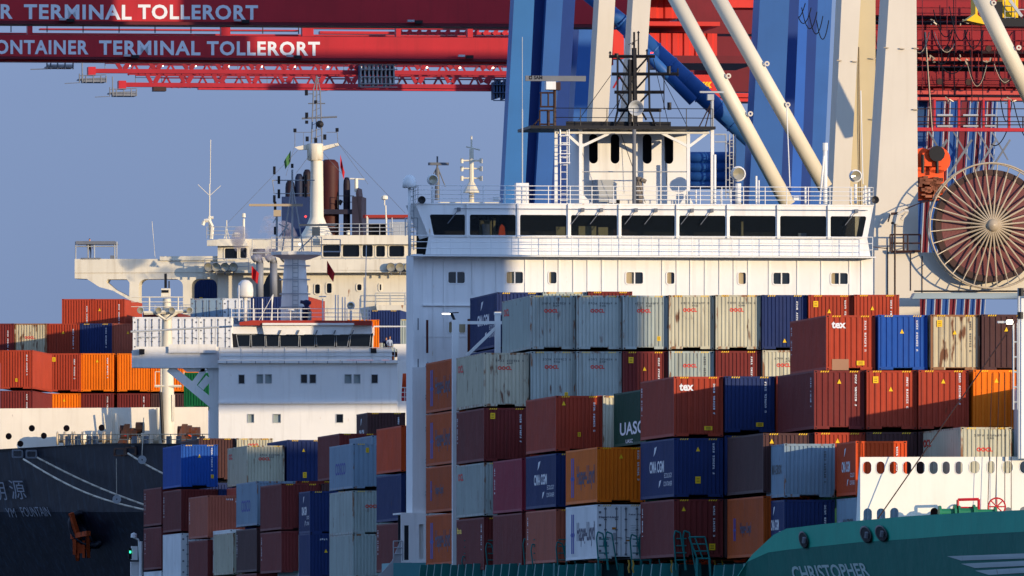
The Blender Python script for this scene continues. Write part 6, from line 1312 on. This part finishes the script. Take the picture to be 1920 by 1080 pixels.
# right hand girder bundle
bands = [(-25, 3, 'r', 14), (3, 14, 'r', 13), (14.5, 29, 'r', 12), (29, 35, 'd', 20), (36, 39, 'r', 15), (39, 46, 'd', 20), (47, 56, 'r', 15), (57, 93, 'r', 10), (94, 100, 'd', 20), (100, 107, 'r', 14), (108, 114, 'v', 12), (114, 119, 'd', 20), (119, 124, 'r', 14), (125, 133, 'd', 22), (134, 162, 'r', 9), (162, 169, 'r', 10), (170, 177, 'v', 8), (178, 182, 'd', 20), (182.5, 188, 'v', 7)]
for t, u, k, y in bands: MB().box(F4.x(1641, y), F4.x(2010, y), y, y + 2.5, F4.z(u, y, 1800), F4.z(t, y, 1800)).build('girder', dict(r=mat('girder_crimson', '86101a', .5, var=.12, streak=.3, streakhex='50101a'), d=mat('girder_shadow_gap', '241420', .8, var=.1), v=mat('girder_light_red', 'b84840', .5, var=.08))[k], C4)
rv = MB()
for k in range(24):
    px = 1650 + k * 15.5 + rnd.uniform(-3, 3); rv.box(F4.x(px, 6.5), F4.x(px + 1.2, 6.5), 6.4, 6.6, F4.z(rnd.choice((56, 93, 162, 188)), 6), F4.z(rnd.choice((-20, 14, 57, 134)), 6))
for t in (8, 22, 68, 78, 88, 142, 150, 157): rv.box(F4.x(1720, 8), F4.x(2000, 8), 8 if t > 100 else 9.6, 8.2 if t > 100 else 9.8, F4.z(t + .5, 8), F4.z(t - .3, 8))
rv.build('girder_stiffeners', dr, C4)
rbx = MB()
for px, py in ((1777, 92), (1854, 91), (1762, 153), (1816, 154), (1885, 152)): p = F4.l(px, py, 5.5); rbx.lathe([(0, 0), (.28, 0), (.28, .4), (0, .4)], tuple(p), 'y', 8)
rbx.each('cable_clamp', M['brown'], C4)
# festoon cables
fe = MB(); fe2 = MB()
def sagc(mb, a, b, px, py, s, y, r=.045, F=F4):
    A = F.l(a, b, y); B = F.l(px, py, y); n = 10; d = F.z(0, y) - F.z(s, y)
    mb.path([A.lerp(B, i / n) - Vector((0, 0, d * 4 * (i / n) * (1 - i / n))) for i in range(n + 1)], r, 4)
for a, b, c, d, s in ((1750, 18, 1786, 55, 30), (1748, 60, 1786, 57, 36), (1780, 12, 1815, 55, 40), (1808, 57, 1844, 57, 34), (1815, 115, 1850, 118, 42), (1762, 118, 1790, 60, 22), (1870, 130, 1905, 128, 26), (1758, 114, 1810, 118, 22), (1640, 60, 1650, 92, 12), (1876, 186, 1898, 186, 42), (1858, 270, 1890, 240, 14), (1900, 190, 1925, 260, 12), (1872, 60, 1898, 60, 12), (1725, 100, 1742, 60, 16)): fe = MB(); sagc(fe, a, b, c, d, s, 4); fe.build('festoon_cable', M['black'], C4)
for a, b, c, d, s in ((1813, 116, 1850, 122, 43), (1864, 120, 1892, 150, 16), (1752, 60, 1790, 82, 26), (1720, 98, 1743, 60, 14)): fe2 = MB(); sagc(fe2, a, b, c, d, s, 3.5, .03); fe2.build('pale_cable', M['steel'], C4)
for a, b, c, d in ((1733, 60, 1747, 240), (1762, 10, 1768, 180), (1788, -10, 1790, 180), (1838, 0, 1843, 185), (1868, 60, 1878, 185), (1818, 60, 1822, 180)): MB().tube(F4.l(a, b, 5), F4.l(c, d, 5), .04, n=4).build('hanging_cable', M['black'], C4)
fe2 = MB(); fe2.tube(F4.l(1735, 60, 3), F4.l(1748, 245, 3), .05)
for k in range(5): fe = MB(); sagc(fe, 1475 + 14 * k, -10 + 12 * k, 1510 + 11 * k, 6 + 8 * k, 36, -6, .04, F3); fe.build('festoon_cable', M['black'], C3)
fe2.build('pale_cable', M['steel'], C4)
cl = MB()
for px, py in ((1752, 42), (1806, 40), (1748, 112), (1806, 112), (1855, 112), (1894, 190), (1776, 190), (1360, 115)):
    for k in range(5): p = F4.l(px + rnd.uniform(-6, 6), py + rnd.uniform(-5, 5), 4.5); cl.bar(p, p + Vector((rnd.uniform(-.4, .4), .1, rnd.uniform(-.3, .3))), .09)
cl.build('festoon_trolleys', M['steel'], C4)
# red lower walkway frame
lw2 = MB().box(F4.x(1641, 3), F4.x(2010, 3), 3, 4, F4.z(246, 3, 1800), F4.z(239.5, 3, 1800))
for px in (1753, 1799, 1845, 1893): lw2.box(F4.x(px - 2, 3), F4.x(px + 2, 3), 3.1, 3.6, F4.z(240, 3, 1800), F4.z(186, 3, 1800))
lw2.build('lower_walkway', M['red'], C4)
l3 = MB()
for z in (204, 219, 228, 234): l3.tube(F4.l(1720, z, 3), F4.l(2000, z, 3), .04)
for px in (1870, 1918): l3.tube(F4.l(px, 240, 3), F4.l(px, 219, 3), .06)
l3.build('lower_walkway_rail', M['brown'], C4)
# yellow spreader cab near the tube
MB().prism([(F4.l(a, b, -8).x, F4.l(a, b, -8).z) for a, b in ((1812, 38), (1829, 26), (1829, -20), (1833, -20), (1833, 28), (1850, 40), (1848, 46))], -8, -5.5).build('spreader', M['yellow'], C4)
MB().box(F4.x(1880, -6), F4.x(1909, -6), -6, -3, F4.z(33, -6, 1890), F4.z(-20, -6, 1890)).build('operator_cab', M['yellow'], C4)
MB().box(F4.x(1868, -6), F4.x(1990, -6), -6.5, -3, F4.z(50, -6, 1890), F4.z(35, -6, 1890)).box(F4.x(1865, -6), F4.x(1878, -6), -6.5, -3, F4.z(34, -6, 1890), F4.z(4, -6, 1890)).build('cab_underframe', M['black'], C4)
cr = MB(); ladder(cr, F4.x(1884, -6.3), F4.x(1903, -6.3), -6.3, F4.z(33, -6), F4.z(-10, -6), .04, .5); cr.bar(F4.l(1893, 0, -7), F4.l(1916, 31, -7), .25).tube(F4.l(1909, 18, -7), F4.l(1990, 18, -7), .05).build('cab_stair', M['lgrey'], C4)
# ---- far row of cranes seen as leaning legs
for i, (a, b, c, d, col_) in enumerate(((1724, 1742, 1712, 1727, 'b'), (1742, 1752, 1727, 1742, 'r'), (1757, 1772, 1742, 1757, 'b'), (1770, 1782, 1757, 1771, 'r'), (1782, 1798, 1768, 1784, 'b'), (1806, 1820, 1778, 1794, 'r'), (1822, 1834, 1794, 1810, 'b'), (1836, 1844, 1810, 1820, 'r'), (1841, 1852, 1818, 1832, 'b'), (1852, 1862, 1830, 1842, 'r'), (1860, 1870, 1836, 1850, 'b'))):
    F = Fr(1790, 600, 1150 + 45 * i)
    r_ = thing('distant_crane_leg', '%s leaning crane leg in the far row, number %d from the left behind the reel' % ({'b': 'blue', 'r': 'dark red'}[col_], i + 1), 'crane leg', F, 'far crane legs in a row')
    words = ['leftmost', 'second', 'third', 'fourth', 'fifth', 'sixth', 'seventh', 'eighth', 'ninth', 'tenth', 'rightmost']
    r_['label'] = '%s leaning crane leg, %s from the left of the far row above the reel' % ({'b': 'blue', 'r': 'dark red'}[col_], words[i]) if 0 < i < 10 else '%s leaning crane leg, %s of the far row above the reel' % ({'b': 'blue', 'r': 'dark red'}[col_], words[i])
    quad(MB(), F, a, b, 150, c - 12, d - 12, 720, 0, 2).build('leg_box', mat('far_leg_blue', '1a4884', .5, var=.08) if col_ == 'b' else dr, r_)
    ld = MB(); ladder(ld, F.x(b - 2), F.x(b + 3), -.3, F.z(300), F.z(190), .05, .9)
    o = MB().bar(F.l(b, 190, -.3), F.l(d - 12, 720, -.3), .09).build('edge_pipe', M['lgrey'], r_)
    if i % 3 == 1: MB().bar(F.l(b - 20, 330, -1), F.l(b + 24, 262, -1), .22).bar(F.l(b - 20, 230, -1), F.l(b + 20, 300, -1), .15).build('cross_stair', M['grey'], r_)
    if i % 3 == 2: MB().tube(F.l(a, 216, -.8), F.l(b + 14, 216, -.8), .1).tube(F.l(a, 236, -.8), F.l(b + 14, 236, -.8), .14).build('landing', M['lgrey'], r_)
# ---- unseen blockers added right of the frame to cast shade on the ships
def ab(u, Y_, z): return NF.l(960, 600, Y_ - 748), u
def uX(u): return u - (NF.O.x * NF.c + NF.O.y * NF.s)
mat('quay_concrete', '6c6860', .8, var=.1)
TB = thing('shade_blocker', 'unseen added building on the quay beyond the right edge', 'blocker', NF)
MB().box(uX(165), uX(185), -93, 20, -NF.O.z - 2, 37.5 - NF.O.z).box(uX(165), uX(185), 20.01, 52, -NF.O.z - 2, 35.2 - NF.O.z).build('blocker_body', MATS['quay_concrete'] if 'quay_concrete' in MATS else mat('quay_concrete', '6c6860', .8, var=.1), TB)
MB().box(uX(165.2), uX(184.8), -92.8, 19.8, 37.5 - NF.O.z, 38 - NF.O.z).build('roof', M['grey'], TB)
RC = thing('quay_crane', 'unseen crane pieces added beyond the right edge to shade the two bridges', 'crane', NF, 'gantry cranes along the quay')
for u_, Y_, wd in ((152.3, 672, 6.2),): MB().box(uX(u_ - wd / 2), uX(u_ + wd / 2), Y_ - 748 - 1, Y_ - 748 + 1.6, -NF.O.z - 2, 78 - NF.O.z).build('leg', M['beige'], RC)  # unseen leg added to shade the left of the near bridge front
MB().box(uX(150), uX(185), 104, 105.5, 39.2 - NF.O.z, 43.1 - NF.O.z).build('shade_beam', M['beige'], RC)  # unseen beam added to shade the middle ship's bridge
MB().box(uX(185.1), uX(187), 104, 106, -NF.O.z - 2, 46 - NF.O.z).build('leg', M['beige'], RC)
for a_, b_ in ((146.9, 148.0), (149.6, 150.8), (152.6, 153.8)): MB().box(uX(a_), uX(b_), -105, -102, -NF.O.z - 2, 40 - NF.O.z).build('shade_pier', MATS['quay_concrete'], TB)  # unseen piers added to throw soft shade on the topmost grey row
WOFF = Matrix.Rotation(-TH, 3, 'Z') @ (NF.O - CF.O)
# panels added out of view above the frame to shade the red booms
for a_, b_ in ((-75, 2), (6, 14), (20, 90)): MB().box(uX(105 + a_), uX(105 + b_), 845 - 748, 847 - 748, 57.6 - NF.O.z, 61.85 - NF.O.z).build('boom_shade_panel', M['beige'], WC, loc=WOFF)
for a_, b_ in ((-75, 12), (17, 27), (32, 49)): MB().box(uX(105 + a_), uX(105 + b_), 845 - 748, 846 - 748, 61.9 - NF.O.z, 65.0 - NF.O.z).build('upper_shade_panel', M['beige'], WC, loc=WOFF)
FHu = NF.l(1955, 700, -119).x
MB().box(FHu, FHu + 8, -119, -109, zz(1092), NF.l(1912, 722, -119).z).build('forward_shade_box', M['wall'], NS)  # box added at the frame edge to shade the forward stacks
# fillers: inner stacks that carry the outer ones
INN = [(B1, 907, 87.2, range(2, 6), ((763, 866), (866.5, 968), (969, 1070))), (B1, 907, 87.2, (1,), ((866.5, 968), (969, 1070))), (B2, 978, 89, range(1, 6), ((755, 857), (858, 960), (960.5, 1063))),
       (B3, 1042, 91, range(1, 6), ((849, 952), (953.5, 1056))), (B3, 1042, 91, (2, 3, 4, 5), ((741, 847),)), (B4, 1119.5, 93, (1,), ((945, 1049),)), (B4, 1119.5, 93, range(2, 6), ((728, 833), (835, 943), (945, 1049))),
       (BC, 1263.5, 96.4, (1,), ((935, 1046),)), (BC, 1263.5, 96.4, range(2, 7), ((704, 812), (817, 930), (935, 1046))), (BD, 1431, 98, range(1, 6), ((929, 1045),)), (BD, 1431, 98, (4, 5), ((809, 925),))]
for Y_, x0_, st_, sl2, tiers in INN:
    for s_ in sl2:
        for t, b in tiers: container(Y_, x0_ + st_ * s_, t, b, rnd.choice(('maroon', 'brown', 'red', 'navy', 'teal')), 'container of an inner stack mostly hidden behind the outer ones', '', group='inner stacks of the near ship')
for Y_, x0_, st_, n_, tiers in ((757.6, 752, 83, 4, ((797, 885), (887, 977))), (781, 661, 80, 4, ((830, 917), (919, 999), (1000, 1085))), (819, 527.5, 76, 4, ((906, 994), (995, 1073))), (833.6, 481, 75, 5, ((901.5, 986), (989, 1073))), (863.5, 389, 73, 5, ((911, 985), (928 + 83, 1093))), (880, 339.5, 71, 5, ((916.5, 997), (999, 1085))), (893.7, 302.5, 70, 5, ((905, 984), (986, 1068)))):
    for s_ in range(1, n_ + 1):
        for t, b in tiers:
            if Y_ == 819 and s_ == 1 and False: continue
            container(Y_, x0_ + st_ * s_, t, b, rnd.choice(('maroon', 'brown', 'red', 'navy')), 'container of an inner stack mostly hidden behind the outer ones astern', '', group='inner stacks astern')
# ================================================================ water and quay
MB().box(-6000, 6000, -500, 16000, -1, 0).build('harbour_water', mat('water_dark', '16262c', .15, var=.2, bump=.4), None)
tag(bpy.data.objects['harbour_water'], kind='structure')
qf = Fr(1637, 1500, 735); qd = MB().box(13.5, 300, -250, 900, -14, -2.5)
qo = qd.build('quay', mat('quay_concrete', '6c6860', .8, var=.1), None); qo.location = qf.O; qo.rotation_euler = (0, 0, TH); tag(qo, kind='structure')

# ================================================================ exhaust smoke drifting past the far bridge
sm_ = MB(); c = FF.l(488, 452, -7)
for i in range(9):
    q = Vector((rnd.uniform(-1.6, 1.9), rnd.uniform(-.8, .8), rnd.uniform(-1.6, 1.4))); r0 = rnd.uniform(.8, 1.3)
    sm_.lathe([(0.01, -r0), (r0 * .6, -r0 * .8), (r0, 0), (r0 * .6, r0 * .8), (0.01, r0)], tuple(c + q), 'z', 12)
so_ = sm_.build('exhaust_smoke', None, None, True); so_.location = FF.O; so_.rotation_euler = (0, 0, FF.th); tag(so_, 'pale exhaust smoke in front of the far bridge windows', 'smoke', kind='stuff')
m = bpy.data.materials.new('smoke'); m.use_nodes = True; n = m.node_tree.nodes; n.clear(); o = n.new('ShaderNodeOutputMaterial'); v = n.new('ShaderNodeVolumePrincipled')
v.inputs['Color'].default_value = (.75, .68, .72, 1); t = n.new('ShaderNodeTexNoise'); t.inputs['Scale'].default_value = .55; t.inputs['Detail'].default_value = 4
tc = n.new('ShaderNodeTexCoord'); m.node_tree.links.new(tc.outputs['Object'], t.inputs[0]); mr = n.new('ShaderNodeMapRange'); mr.inputs[1].default_value = .47; mr.inputs[2].default_value = .7; mr.inputs[4].default_value = 2.2
m.node_tree.links.new(t.outputs[0], mr.inputs[0]); m.node_tree.links.new(mr.outputs[0], v.inputs['Density']); m.node_tree.links.new(v.outputs[0], o.inputs['Volume']); so_.data.materials.append(m)
for o in bpy.data.objects:
    l = o.get('label')
    if l and len(l.split()) > 16: print('LONG', len(l.split()), l)
